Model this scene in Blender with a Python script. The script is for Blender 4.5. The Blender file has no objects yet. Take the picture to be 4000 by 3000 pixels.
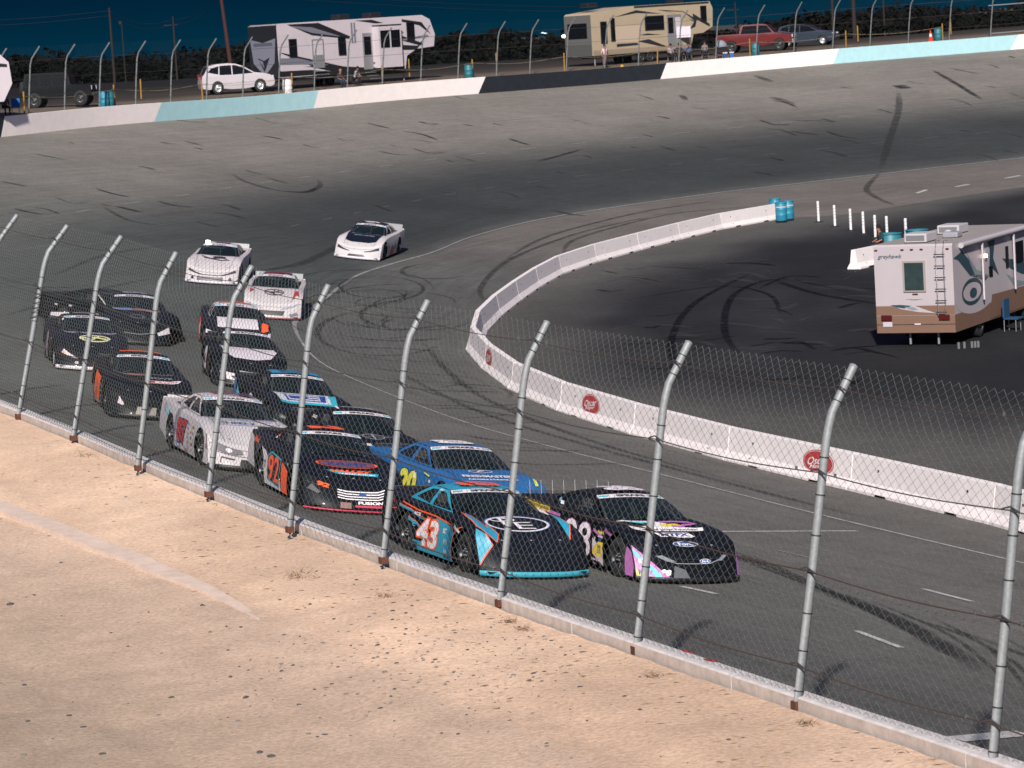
import bpy, bmesh, math, random
import numpy as np
from mathutils import Vector, Matrix
from mathutils.bvhtree import BVHTree
from mathutils.geometry import tessellate_polygon
random.seed(7); rng = np.random.default_rng(7)
SC = bpy.context.scene
COL = SC.collection

# ------------------------------------------------------------------ camera
F = 12000.0; H = 10.6                       # focal length in photo pixels (4000 wide), eye height
PIT = math.atan(1367/F); ROL = math.radians(3.5)
CAM = Vector((0, 0, H))
FW = Vector((0, math.cos(PIT), -math.sin(PIT)))
_U = Vector((0, math.sin(PIT), math.cos(PIT))); _X = Vector((1, 0, 0))
RT = _X*math.cos(ROL) - _U*math.sin(ROL)
UP = _X*math.sin(ROL) + _U*math.cos(ROL)
cd = bpy.data.cameras.new('camera'); cam = bpy.data.objects.new('camera', cd); COL.objects.link(cam)
cd.sensor_width = 36; cd.lens = 36*F/4000; cd.clip_start = .5; cd.clip_end = 9000
m3 = Matrix((RT, UP, -FW)).transposed()
cam.matrix_world = Matrix.Translation(CAM) @ m3.to_4x4()
cd.dof.use_dof = True; cd.dof.focus_distance = 53; cd.dof.aperture_fstop = 5.6
SC.camera = cam
SC.render.resolution_x = 1024; SC.render.resolution_y = 768

# ------------------------------------------------------------------ sky and light (dusk sky, floodlight key from the left behind the stand)
W = bpy.data.worlds.new('World'); SC.world = W; W.use_nodes = True
nt = W.node_tree; nt.nodes.clear()
o_ = nt.nodes.new('ShaderNodeOutputWorld'); bg = nt.nodes.new('ShaderNodeBackground')
sky = nt.nodes.new('ShaderNodeTexSky'); sky.sky_type = 'NISHITA'; sky.sun_disc = False
sky.sun_elevation = math.radians(-2.5); sky.sun_rotation = math.radians(180+9); sky.altitude = 100
sky.dust_density = .6; sky.ozone_density = 4
mx = nt.nodes.new('ShaderNodeMix'); mx.data_type = 'RGBA'; mx.blend_type = 'MULTIPLY'; mx.inputs[0].default_value = 1
mx.inputs[7].default_value = (1.05, 1.04, .66, 1)
nt.links.new(sky.outputs[0], mx.inputs[6]); nt.links.new(mx.outputs[2], bg.inputs[0])
bg.inputs[1].default_value = 2.6
# night-side air glow: teal near the horizon, deep blue above
gm_ = nt.nodes.new('ShaderNodeTexCoord'); sp_ = nt.nodes.new('ShaderNodeSeparateXYZ'); cr = nt.nodes.new('ShaderNodeValToRGB'); b2 = nt.nodes.new('ShaderNodeBackground'); ad = nt.nodes.new('ShaderNodeAddShader')
nt.links.new(gm_.outputs['Generated'], sp_.inputs[0]); nt.links.new(sp_.outputs[2], cr.inputs[0]); nt.links.new(cr.outputs[0], b2.inputs[0])
e_ = cr.color_ramp.elements; e_[0].position = 0; e_[0].color = (.0007, .030, .058, 1); e_[1].position = .03; e_[1].color = (.0005, .0095, .031, 1)
e3 = e_.new(.35); e3.color = (.012, .017, .028, 1); e4 = e_.new(.015); e4.color = (.0005, .019, .044, 1); b2.inputs[1].default_value = .8
nt.links.new(bg.outputs[0], ad.inputs[0]); nt.links.new(b2.outputs[0], ad.inputs[1]); nt.links.new(ad.outputs[0], o_.inputs[0])
sl = bpy.data.lights.new('floodlight_sun', 'SUN'); so = bpy.data.objects.new('floodlight_sun', sl); COL.objects.link(so)
sl.energy = 5.0; sl.angle = math.radians(1.5); sl.color = (1.0, .94, .865)
sel = math.radians(33); saz = math.radians(4)     # azimuth to the left of straight behind the camera
sdir = Vector((-math.sin(saz)*math.cos(sel), -math.cos(saz)*math.cos(sel), math.sin(sel)))
so.rotation_euler = sdir.to_track_quat('Z', 'Y').to_euler()
SC.view_settings.view_transform = 'Standard'; SC.view_settings.look = 'None'
SC.view_settings.exposure = .35; SC.view_settings.gamma = 1

# ------------------------------------------------------------------ survey helpers (photo pixel + known height or scale -> place on the ground)
def ray(px, py): return FW + RT*((px-2000)/F) - UP*((py-1500)/F)
def atz(px, py, z):
    d = ray(px, py); return CAM + d*((z-H)/d.z)
def atw(px, py, ppm): return CAM + ray(px, py)*(F/ppm)
def proj(p):
    v = Vector(p)-CAM; w = v.dot(FW); return (2000+F*v.dot(RT)/w, 1500-F*v.dot(UP)/w, F/w)

# ------------------------------------------------------------------ materials
def lin(c):
    if isinstance(c, str):
        c = [int(c[i:i+2], 16)/255 for i in (1, 3, 5)]
        c = [x/12.92 if x <= .04045 else ((x+.055)/1.055)**2.4 for x in c]
    return tuple(c)
_M = {}
def mat(name, col, rough=.6, metal=0, noise=0, scale=8, bump=0, emit=0, alpha=1, spec=.5, coat=0):
    if name in _M: return _M[name]
    m = bpy.data.materials.new(name); m.use_nodes = True; n = m.node_tree; b = n.nodes['Principled BSDF']
    c = lin(col); b.inputs['Base Color'].default_value = (*c, 1)
    b.inputs['Roughness'].default_value = rough; b.inputs['Metallic'].default_value = metal
    b.inputs['Specular IOR Level'].default_value = spec
    b.inputs['Coat Weight'].default_value = coat; b.inputs['Coat Roughness'].default_value = .08
    if emit: b.inputs['Emission Color'].default_value = (*c, 1); b.inputs['Emission Strength'].default_value = emit
    if alpha < 1: b.inputs['Alpha'].default_value = alpha
    if noise or bump:
        tc = n.nodes.new('ShaderNodeTexCoord'); ns = n.nodes.new('ShaderNodeTexNoise')
        ns.inputs['Scale'].default_value = scale; ns.inputs['Detail'].default_value = 8; ns.inputs['Roughness'].default_value = .65
        n.links.new(tc.outputs['Object'], ns.inputs['Vector'])
        if noise:
            mr = n.nodes.new('ShaderNodeMapRange'); mr.inputs[1].default_value = .3; mr.inputs[2].default_value = .7
            mr.inputs[3].default_value = 1-noise; mr.inputs[4].default_value = 1+noise*.6
            mu = n.nodes.new('ShaderNodeVectorMath'); mu.operation = 'SCALE'; mu.inputs[0].default_value = c
            n.links.new(ns.outputs['Fac'], mr.inputs[0]); n.links.new(mr.outputs[0], mu.inputs['Scale']); n.links.new(mu.outputs[0], b.inputs['Base Color'])
        if bump:
            bp = n.nodes.new('ShaderNodeBump'); bp.inputs['Strength'].default_value = bump; bp.inputs['Distance'].default_value = .03
            n.links.new(ns.outputs['Fac'], bp.inputs['Height']); n.links.new(bp.outputs[0], b.inputs['Normal'])
    _M[name] = m; return m

def ground_mat(name, streak=0, bump=.3, fine=14, specks=None, rough=.85, spec=.12):
    """base colour comes from a per-vertex albedo attribute, broken up by noise at three sizes"""
    m = bpy.data.materials.new(name); m.use_nodes = True; n = m.node_tree; b = n.nodes['Principled BSDF']; L = n.links.new
    b.inputs['Roughness'].default_value = rough; b.inputs['Specular IOR Level'].default_value = spec
    at = n.nodes.new('ShaderNodeAttribute'); at.attribute_name = 'albedo'
    tc = n.nodes.new('ShaderNodeTexCoord')
    def nz(vec, sc, lo, hi, det=6, a=.32, z=.68, rg=.6):
        q = n.nodes.new('ShaderNodeTexNoise'); q.inputs['Scale'].default_value = sc; q.inputs['Detail'].default_value = det; q.inputs['Roughness'].default_value = rg
        L(vec, q.inputs['Vector']); r = n.nodes.new('ShaderNodeMapRange'); r.inputs[1].default_value = a; r.inputs[2].default_value = z
        r.inputs[3].default_value = lo; r.inputs[4].default_value = hi; L(q.outputs['Fac'], r.inputs[0]); return r.outputs[0], q
    f1, _ = nz(tc.outputs['Object'], .12, .86, 1.12); f2, q2 = nz(tc.outputs['Object'], fine, .8, 1.18, 8); f3, _ = nz(tc.outputs['Object'], 1.3, .9, 1.08)
    fs = [f1, f2, f3]
    if streak:
        mp = n.nodes.new('ShaderNodeMapping'); mp.inputs['Scale'].default_value = (.035, 1.0, 1); L(tc.outputs['UV'], mp.inputs[0])
        f4, _ = nz(mp.outputs[0], 3.0, 1-streak, 1+streak*.7, 7); fs.append(f4)
        mp2 = n.nodes.new('ShaderNodeMapping'); mp2.inputs['Scale'].default_value = (.02, 3.5, 1); L(tc.outputs['UV'], mp2.inputs[0])
        f5, _ = nz(mp2.outputs[0], 2.0, 1-streak*.6, 1+streak*.4, 3); fs.append(f5)
    cur = fs[0]
    for f in fs[1:]:
        mm = n.nodes.new('ShaderNodeMath'); mm.operation = 'MULTIPLY'; L(cur, mm.inputs[0]); L(f, mm.inputs[1]); cur = mm.outputs[0]
    vs = n.nodes.new('ShaderNodeVectorMath'); vs.operation = 'SCALE'; L(at.outputs['Color'], vs.inputs[0]); L(cur, vs.inputs['Scale'])
    out = vs.outputs[0]
    if specks:
        mp = n.nodes.new('ShaderNodeMapping'); mp.inputs['Scale'].default_value = (1, 1, 1); L(tc.outputs['Object'], mp.inputs[0])
        vo = n.nodes.new('ShaderNodeTexVoronoi'); vo.inputs['Scale'].default_value = specks[0]; L(mp.outputs[0], vo.inputs['Vector'])
        _, qq = nz(tc.outputs['Object'], .8, 0, 1)
        lt = n.nodes.new('ShaderNodeMath'); lt.operation = 'MULTIPLY_ADD'; L(qq.outputs['Fac'], lt.inputs[0]); lt.inputs[1].default_value = .45; lt.inputs[2].default_value = specks[1]
        c_ = n.nodes.new('ShaderNodeMath'); c_.operation = 'LESS_THAN'; L(vo.outputs['Distance'], c_.inputs[0]); L(lt.outputs[0], c_.inputs[1])
        mi = n.nodes.new('ShaderNodeMix'); mi.data_type = 'RGBA'; L(c_.outputs[0], mi.inputs[0]); L(out, mi.inputs[6]); mi.inputs[7].default_value = (*specks[2], 1)
        out = mi.outputs[2]
    L(out, b.inputs['Base Color'])
    bp = n.nodes.new('ShaderNodeBump'); bp.inputs['Strength'].default_value = bump; bp.inputs['Distance'].default_value = .02
    L(q2.outputs['Fac'], bp.inputs['Height']); L(bp.outputs[0], b.inputs['Normal'])
    return m

# ------------------------------------------------------------------ mesh builder
def thing(name, label, cat, loc=(0, 0, 0), group=None, rotz=0):
    o = bpy.data.objects.new(name, None); COL.objects.link(o); o.location = loc; o.rotation_euler = (0, 0, rotz)
    o.empty_display_size = .3
    return tag(o, label, cat, group)
def tag(o, label=None, cat=None, group=None, kind=None):
    if label: o['label'] = label
    if cat: o['category'] = cat
    if group: o['group'] = group
    if kind: o['kind'] = kind
    return o
def copy_tree(o, parent=None):
    c = o.copy(); COL.objects.link(c)
    if parent: c.parent = parent
    for ch in list(o.children): copy_tree(ch, c)
    return c

class MB:
    def __init__(s): s.v = []; s.f = []; s.m = []; s.sm = []; s.mats = []
    def mi(s, m):
        if m not in s.mats: s.mats.append(m)
        return s.mats.index(m)
    def add(s, vs, fs, m, smooth=False):
        b = len(s.v); s.v += [tuple(v) for v in vs]; k = s.mi(m)
        for f in fs: s.f.append([i+b for i in f]); s.m.append(k); s.sm.append(smooth)
    def box(s, c, d, m, rot=None):
        x, y, z = [q/2 for q in d]
        vs = [Vector((a*x, b*y, e*z)) for a in (-1, 1) for b in (-1, 1) for e in (-1, 1)]
        if rot: vs = [rot @ v for v in vs]
        vs = [v+Vector(c) for v in vs]
        s.add(vs, [(0, 1, 3, 2), (4, 6, 7, 5), (0, 4, 5, 1), (2, 3, 7, 6), (0, 2, 6, 4), (1, 5, 7, 3)], m)
    def grid(s, P, m, smooth=True, mf=None):
        n, k = len(P), len(P[0]); b = len(s.v)
        for r in P: s.v += [tuple(p) for p in r]
        kk = s.mi(m)
        for i in range(n-1):
            for j in range(k-1):
                f = [b+i*k+j, b+i*k+j+1, b+(i+1)*k+j+1, b+(i+1)*k+j]
                s.f.append(f); s.sm.append(smooth)
                s.m.append(kk if mf is None else s.mi(mf(i, j) or m))
    def tube(s, pts, r, m, n=6, cap=True, smooth=True):
        pts = [Vector(p) for p in pts]; rings = []; rr = r if isinstance(r, (list, tuple)) else [r]*len(pts)
        for i, p in enumerate(pts):
            t = (pts[min(i+1, len(pts)-1)]-pts[max(i-1, 0)]).normalized()
            a = t.cross(Vector((0, 0, 1)));
            if a.length < .05: a = t.cross(Vector((1, 0, 0)))
            a.normalize(); b = t.cross(a)
            rings.append([p+(a*math.cos(2*math.pi*k/n)+b*math.sin(2*math.pi*k/n))*rr[i] for k in range(n)])
        vs = [v for q in rings for v in q]; fs = []
        for i in range(len(pts)-1):
            for k in range(n): fs.append((i*n+k, i*n+(k+1) % n, (i+1)*n+(k+1) % n, (i+1)*n+k))
        s.add(vs, fs, m, smooth)
        if cap: s.add(rings[0], [list(range(n))], m); s.add(rings[-1], [list(range(n))], m)
    def lathe(s, prof, m, c=(0, 0, 0), axis='Z', n=20, smooth=True):
        vs = []; fs = []; c = Vector(c)
        for r, h in prof:
            for k in range(n):
                a = 2*math.pi*k/n; x, y = r*math.cos(a), r*math.sin(a)
                vs.append(c+(Vector((x, y, h)) if axis == 'Z' else Vector((x, h, y)) if axis == 'Y' else Vector((h, x, y))))
        for i in range(len(prof)-1):
            for k in range(n): fs.append((i*n+k, i*n+(k+1) % n, (i+1)*n+(k+1) % n, (i+1)*n+k))
        s.add(vs, fs, m, smooth)
    def poly3(s, pts, m):
        s.add(pts, [list(range(len(pts)))], m)
    def build(s, name, parent=None, bevel=0):
        me = bpy.data.meshes.new(name); me.from_pydata(s.v, [], s.f)
        for m in s.mats: me.materials.append(m)
        me.polygons.foreach_set('material_index', s.m); me.polygons.foreach_set('use_smooth', s.sm)
        me.update(); o = bpy.data.objects.new(name, me); COL.objects.link(o)
        if parent: o.parent = parent
        if bevel:
            bv = o.modifiers.new('b', 'BEVEL'); bv.width = bevel; bv.segments = 2; bv.limit_method = 'ANGLE'
        return o

# ---- flat outlines, subdivided so that they can follow a curved panel
def tess(poly):
    t = tessellate_polygon([[Vector((p[0], p[1], 0)) for p in poly]])
    return [tuple(p) for p in poly], [tuple(f) for f in t]
_TX = {}
def text2d(body, bold=0, shear=0):
    key = (body, bold, shear)
    if key in _TX: return _TX[key]
    cu = bpy.data.curves.new('t', 'FONT'); cu.body = body; cu.size = 1; cu.offset = bold; cu.shear = shear; cu.resolution_u = 3
    ob = bpy.data.objects.new('t', cu); me = bpy.data.meshes.new_from_object(ob)
    v = [(p.co.x, p.co.y) for p in me.vertices]; f = [tuple(p.vertices) for p in me.polygons]
    bpy.data.objects.remove(ob); bpy.data.curves.remove(cu); bpy.data.meshes.remove(me)
    _TX[key] = (v, f); return v, f
def fit(vf, cx, cy, w, h, rot=0):
    v, f = vf; xs = [p[0] for p in v]; ys = [p[1] for p in v]
    x0, x1, y0, y1 = min(xs), max(xs), min(ys), max(ys); sy_ = h/(y1-y0); sx = (w/(x1-x0)) if w else sy_
    c, s = math.cos(rot), math.sin(rot); out = []
    for p in v:
        a, b = (p[0]-(x0+x1)/2)*sx, (p[1]-(y0+y1)/2)*sy_
        out.append((cx+a*c-b*s, cy+a*s+b*c))
    return out, f
def subdiv(vf, step):
    v, f = vf; bm = bmesh.new(); bv = [bm.verts.new((p[0], p[1], 0)) for p in v]
    for q in f:
        try: bm.faces.new([bv[i] for i in q])
        except ValueError: pass
    for ax in (0, 1):
        lo, hi = min(p[ax] for p in v), max(p[ax] for p in v)
        k = math.floor(lo/step)+1
        while k*step < hi-1e-4:
            co = [0, 0, 0]; co[ax] = k*step; no = [0, 0, 0]; no[ax] = 1
            bmesh.ops.bisect_plane(bm, geom=bm.verts[:]+bm.edges[:]+bm.faces[:], plane_co=co, plane_no=no, dist=1e-6); k += 1
    bm.verts.index_update(); out = [(p.co.x, p.co.y) for p in bm.verts], [tuple(q.index for q in x.verts) for x in bm.faces]
    bm.free(); return out
def ell(cx, cy, rx, ry, n=28, a0=0, a1=360): return [(cx+rx*math.cos(math.radians(a0+(a1-a0)*i/n)), cy+ry*math.sin(math.radians(a0+(a1-a0)*i/n))) for i in range(n if a1-a0 == 360 else n+1)]
def ring(cx, cy, rx, ry, w, n=36):
    a = ell(cx, cy, rx, ry, n); b = ell(cx, cy, rx-w, ry-w, n)
    return a+b, [(i, (i+1) % n, n+(i+1) % n, n+i) for i in range(n)]
def stroke(pts, w):
    L = []; R = []
    for i, p in enumerate(pts):
        q0 = pts[max(i-1, 0)]; q1 = pts[min(i+1, len(pts)-1)]; dx, dy = q1[0]-q0[0], q1[1]-q0[1]; l = math.hypot(dx, dy) or 1
        ww = w[i] if isinstance(w, (list, tuple)) else w
        L.append((p[0]-dy/l*ww/2, p[1]+dx/l*ww/2)); R.append((p[0]+dy/l*ww/2, p[1]-dx/l*ww/2))
    n = len(pts); return L+R, [(i, i+1, n+i+1, n+i) for i in range(n-1)]
def crs(P, k):
    P = [Vector(p) for p in P]; out = []
    for i in range(len(P)-1):
        a = P[max(i-1, 0)]; b = P[i]; c = P[i+1]; d = P[min(i+2, len(P)-1)]
        for j in range(k):
            t = j/k; out.append(.5*((2*b)+(c-a)*t+(2*a-5*b+4*c-d)*t*t+(3*b-a-3*c+d)*t**3))
    out.append(P[-1]); return out

# ================================================================== SETTING: the banked oval
K = F/8000
NEARH = .9; FARH = 1.16
inner = [(4800, 2388, .2), (4000, 2198, .2), (3211, 2010, .25), (2574, 1849, .3), (2181, 1750, .4), (1800, 1641, .5), (1433, 1500, .7), (1241, 1402, .85), (1166, 1290, 1), (1183, 1243, 1),
         (1276, 1178, 1), (1400, 1085, 1), (1540, 1035, .95), (1700, 989, .9), (1870, 922, .85), (2170, 850, .8), (2712, 768, .75), (3100, 722, .7), (3435, 683, .7), (4000, 619, .7), (4700, 545, .7)]
inner = [atz(*p) for p in inner]
wt = [(4900, 3290, 2.87), (4000, 2973, 2.87), (3274, 2738, 2.87), (2452, 2469, 2.87), (2000, 2317, 2.87), (1490, 2136, 2.9), (793, 1875, 3.15), (0, 1558, 3.55)]
outer = [atz(*p)-Vector((0, 0, NEARH)) for p in wt]
outer += [Vector((-22, 58*K, 3.4)), Vector((-32, 76*K, 4.6)), Vector((-37.5, 94*K, 5.7)), Vector((-34.5, 108.5*K, 6.35))]
for px, py, ppm in [(0, 536, 68.4), (452, 488, 64), (1000, 445, 59.7), (1578, 389, 56.3), (2297, 333, 53), (2900, 281, 50.6), (3250, 250, 49.7), (4000, 190, 48.2), (4800, 122, 46.7)]:
    outer.append(atw(px, py, ppm))
jers = [(4800, 2290), (4000, 2080), (3200, 1883), (2482, 1691), (2223, 1609), (2059, 1546), (1918, 1445), (1855, 1382), (1868, 1300), (1895, 1250), (1965, 1200), (2060, 1135), (2165, 1078), (2345, 1015), (2553, 960), (2775, 902), (3028, 856), (3300, 838), (3600, 790), (4000, 730), (4700, 640)]
jers = [atz(*p, 0.0) for p in jers]
SUB = 10
IN = crs(inner, SUB); OU = crs(outer, SUB); JE = crs(jers, SUB); NS = len(IN)
arc = [0.0]
for i in range(1, NS): arc.append(arc[-1]+(((IN[i]+OU[i])/2)-((IN[i-1]+OU[i-1])/2)).length)
def sidx(k): return k*SUB          # station -> sample

def lofted(name, A, B, nt_, zf=None, albedo=None, mat_=None, rng_=None, swap=False):
    i0, i1 = rng_ or (0, len(A)-1); vs = []; uv = []; al = []
    for i in range(i0, i1+1):
        w = (A[i]-B[i]).length
        for j in range(nt_+1):
            t = j/nt_; p = A[i].lerp(B[i], t)
            if zf: p.z += zf(i, t)
            vs.append(p); uv.append((arc[i] if len(A) == NS else i, t*w)); al.append(albedo(i, t, p))
    n = nt_+1; fs = []
    for i in range(i1-i0):
        for j in range(nt_): fs.append((i*n+j, (i+1)*n+j, (i+1)*n+j+1, i*n+j+1))
    return sheet(name, vs, fs, uv, al, mat_)
def sheet(name, vs, fs, uv, al, m):
    me = bpy.data.meshes.new(name); me.from_pydata([tuple(v) for v in vs], [], fs)
    u = me.uv_layers.new(name='UVMap'); a = me.color_attributes.new('albedo', 'FLOAT_COLOR', 'POINT')
    vi = np.empty(len(me.loops), int); me.loops.foreach_get('vertex_index', vi)
    u.data.foreach_set('uv', np.array(uv, float)[vi].ravel())
    a.data.foreach_set('color', np.array([(*c, 1) for c in al], float).ravel())
    me.materials.append(m); me.polygons.foreach_set('use_smooth', [True]*len(me.polygons)); me.update()
    o = bpy.data.objects.new(name, me); COL.objects.link(o); o['kind'] = 'structure'; return o
def sm(a, b, x):
    t = min(1, max(0, (x-a)/(b-a))); return t*t*(3-2*t)
def mixc(a, b, t): return tuple(x*(1-t)+y*t for x, y in zip(a, b))

asph = ground_mat('worn_asphalt', streak=.15, bump=.25, fine=9)
C_groove = (.045, .050, .050); C_top = (.205, .188, .168); C_near = (.132, .126, .116); C_mid = (.12, .116, .108)
def alb_track(i, t, p):
    k = i/SUB
    far = sm(7.5, 12, k)
    # far side: dark rubbered groove below, pale worn upper lanes
    cf = mixc(C_groove, C_top, sm(.28, .70, t)); cf = mixc((.10, .10, .095), cf, sm(0, .06, t))
    turn = mixc((.078, .084, .080), (.118, .124, .112), sm(.35, .6, t))
    cn = mixc(C_near, (.106, .104, .098), sm(.3, .7, t))
    c = mixc(turn, cf, sm(9.5, 13, k)); return mixc(cn, c, sm(5, 8.5, k))
trk_z = lambda i, t: -.25*math.sin(math.pi*t)*sm(7, 12, i/SUB)
track = lofted('race_track', IN, OU, 24, trk_z, alb_track, asph)
def alb_apron(i, t, p):
    k = i/SUB; a = (.125, .118, .108); b = (.10, .1, .094); c = (.15, .135, .122)
    return mixc(mixc(a, b, sm(4, 8, k)), c, sm(11, 15, k))
apron = lofted('apron', JE, IN, 8, None, alb_apron, asph)

# infield: one sheet inside the barrier line, weak floodlight and darker ground both painted into its middle
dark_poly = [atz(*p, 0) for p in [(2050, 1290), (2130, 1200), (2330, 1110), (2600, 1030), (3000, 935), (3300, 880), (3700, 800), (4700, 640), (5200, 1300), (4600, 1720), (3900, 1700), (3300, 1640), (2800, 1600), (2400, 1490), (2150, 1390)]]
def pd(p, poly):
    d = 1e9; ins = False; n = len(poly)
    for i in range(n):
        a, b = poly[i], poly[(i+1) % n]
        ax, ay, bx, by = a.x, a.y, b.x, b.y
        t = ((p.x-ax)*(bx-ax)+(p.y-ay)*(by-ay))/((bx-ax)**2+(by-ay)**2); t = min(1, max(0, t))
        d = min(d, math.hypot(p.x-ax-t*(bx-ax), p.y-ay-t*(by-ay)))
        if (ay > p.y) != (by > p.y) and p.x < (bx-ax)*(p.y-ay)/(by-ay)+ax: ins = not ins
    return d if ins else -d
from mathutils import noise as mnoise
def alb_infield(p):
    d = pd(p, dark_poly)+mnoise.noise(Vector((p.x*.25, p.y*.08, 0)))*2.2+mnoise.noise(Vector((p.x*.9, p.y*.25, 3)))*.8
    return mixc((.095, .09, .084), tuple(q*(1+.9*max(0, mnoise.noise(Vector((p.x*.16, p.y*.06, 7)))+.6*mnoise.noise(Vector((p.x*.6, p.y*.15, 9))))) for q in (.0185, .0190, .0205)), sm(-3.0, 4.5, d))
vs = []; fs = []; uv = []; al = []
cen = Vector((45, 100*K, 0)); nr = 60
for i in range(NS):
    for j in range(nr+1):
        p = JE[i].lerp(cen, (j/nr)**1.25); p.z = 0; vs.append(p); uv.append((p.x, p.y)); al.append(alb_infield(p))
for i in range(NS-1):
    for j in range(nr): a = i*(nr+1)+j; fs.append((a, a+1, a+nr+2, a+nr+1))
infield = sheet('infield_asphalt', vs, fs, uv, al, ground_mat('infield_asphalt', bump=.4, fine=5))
# everything else around, out to the horizon
vs = []; fs = []; uv = []; al = []
rows = [(.32, -.12), (1.2, -.06), (3.5, .1), (9, .2), (25, .3), (60, .2), (120, -.3), (250, -1.2), (420, -1.9), (900, -2.2), (6000, -2.2)]
i0 = sidx(7); TW = len(rows)
for i in range(i0, NS):
    a = OU[max(i-1, 0)]; b = OU[min(i+1, NS-1)]; t = (b-a); t.z = 0; t.normalize(); nrm = Vector((-t.y, t.x, 0))
    hh = NEARH+(FARH-NEARH)*sm(7, 12, i/SUB); zt = OU[i].z+hh; bl = sm(7, 12, i/SUB)
    for d, dz in rows:
        p = OU[i]+nrm*d; zz = zt+dz
        if d > 20: zz = (7.75*sm(15, 60, d)+zt*(1-sm(15, 60, d)))+dz
        p.z = zz; vs.append(p); uv.append((p.x, p.y))
        al.append(mixc((.15, .118, .09), (.028, .024, .019), sm(2, 12, d)) if d < 30 else (.013, .012, .011))  # dirt beyond the wall painted near black where floodlight would fade out
for i in range(NS-1-i0):
    for j in range(TW-1): a = i*TW+j; fs.append((a, a+TW, a+TW+1, a+1))
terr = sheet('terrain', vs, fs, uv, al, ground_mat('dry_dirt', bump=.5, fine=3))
base = MB(); bs = 7000; base.add([(-bs, -bs, -.6), (bs, -bs, -.6), (bs, bs, -.6), (-bs, bs, -.6)], [(0, 1, 2, 3)], mat('far_dirt', (.03, .027, .022), .95, noise=.2, scale=.02))
base.build('ground')['kind'] = 'structure'

# ---- sand verge between fence and the stand
def norm_out(i, C):
    a = C[max(i-1, 0)]; b = C[min(i+1, len(C)-1)]; t = b-a; t.z = 0; t.normalize(); return Vector((-t.y, t.x, 0)), t
curb_line = [atz(*p) for p in [(-900, 1560, 3.3), (0, 1981, 3.05), (450, 2160, 2.75), (904, 2352, 2.5), (1356, 2623, 2.4), (1700, 2790, 2.37), (2100, 2960, 2.35), (2900, 3300, 2.33)]]
SN = sidx(8)
srow = [.30, .36, .45, .6, .8]+[1.1+.25*k for k in range(66)]+[18, 20, 24, 30, 38, 50]
vs = []; fs = []; uv = []; al = []
nn = SN*2
for q in range(nn+1):
    f = q/2; i = int(f); u = f-i; i2 = min(i+1, SN)
    O = OU[i].lerp(OU[i2], u); n_, t_ = norm_out(i, OU)
    if u: n2, _ = norm_out(i2, OU); n_ = n_.lerp(n2, u).normalized()
    for d in srow:
        p = O+n_*d; w = O.z+NEARH
        z = w-.14-.03*min(1, d)-.34*sm(1, 6, d)
        z += .035*mnoise.noise(Vector((p.x*.9, p.y*.5, 0)))*min(1, d)+.02*mnoise.noise(Vector((p.x*3, p.y*2, 5)))+.012*mnoise.noise(Vector((p.x*8, p.y*5, 9)))
        for rc in (2.4, 4.1, 6.3): z -= .045*math.exp(-((d-rc-.35*mnoise.noise(Vector((p.x*.1, p.y*.1, rc))))/.16)**2)
        p.z = z; vs.append(p); uv.append((p.x, p.y))
        dd = 1e9; side = 1
        for a, b in zip(curb_line[:-1], curb_line[1:]):
            tx, ty = b.x-a.x, b.y-a.y; tt = ((p.x-a.x)*tx+(p.y-a.y)*ty)/(tx*tx+ty*ty); tc_ = min(1, max(0, tt))
            e = math.hypot(p.x-a.x-tc_*tx, p.y-a.y-tc_*ty)
            if e < dd: dd = e; side = 1 if (tx*(p.y-a.y)-ty*(p.x-a.x)) > 0 else -1
        c = mixc((.61, .425, .305), (.67, .475, .345), sm(-.3, .4, mnoise.noise(Vector((p.x*.4, p.y*.25, 2)))))
        low = mixc((.55, .40, .30), (.40, .305, .225), sm(0, 7, dd))
        al.append(mixc(low, c, sm(-.15, .25, dd*side)))
n = len(srow)
for i in range(nn):
    for j in range(n-1): a = i*n+j; fs.append((a, a+n, a+n+1, a+1))
sand = sheet('sand', vs, fs, uv, al, ground_mat('sand', bump=.9, fine=16, specks=(7.0, -.175, (.30, .22, .16)), rough=.95))

# ---- ray tools on the built ground
def bvh_of(objs):
    V = []; P = []
    for o in objs:
        b = len(V); V += [v.co.copy() for v in o.data.vertices]; P += [[i+b for i in p.vertices] for p in o.data.polygons]
    return BVHTree.FromPolygons(V, P)
G = bvh_of([track, apron, infield, terr, sand])
def gz(x, y):
    h = G.ray_cast(Vector((x, y, 60)), Vector((0, 0, -1))); return (h[0].z, h[1]) if h[0] else (0, Vector((0, 0, 1)))
def hit(px, py, h=0.0, wmin=12, wmax=1500):
    """point of the photo ray that stands h metres above the ground"""
    d = ray(px, py); a = wmin; w = wmin; prev = None
    while w < wmax:
        p = CAM+d*w; e = p.z-gz(p.x, p.y)[0]-h
        if e < 0: break
        a = w; w *= 1.01
    for _ in range(18):
        m = (a+w)/2; p = CAM+d*m
        if p.z-gz(p.x, p.y)[0]-h > 0: a = m
        else: w = m
    p = CAM+d*w; p.z = gz(p.x, p.y)[0]; return p
WPP = ([-400, 0, 452, 1000, 1578, 2297, 2900, 3250, 4000, 4800], [72, 68.4, 64, 59.7, 56.3, 53, 50.6, 49.7, 48.2, 46.7])
def bplace(px, d): return wplace(px, F/(F/float(np.interp(px, *WPP))+d))     # d metres of depth behind the far wall
def wplace(px, ppm):
    """ground point seen in column px at a given photo scale"""
    py = 300
    for _ in range(12):
        p = atw(px, py, ppm); z = gz(p.x, p.y)[0]; py = proj((p.x, p.y, z))[1]
    p.z = z; return p

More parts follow.
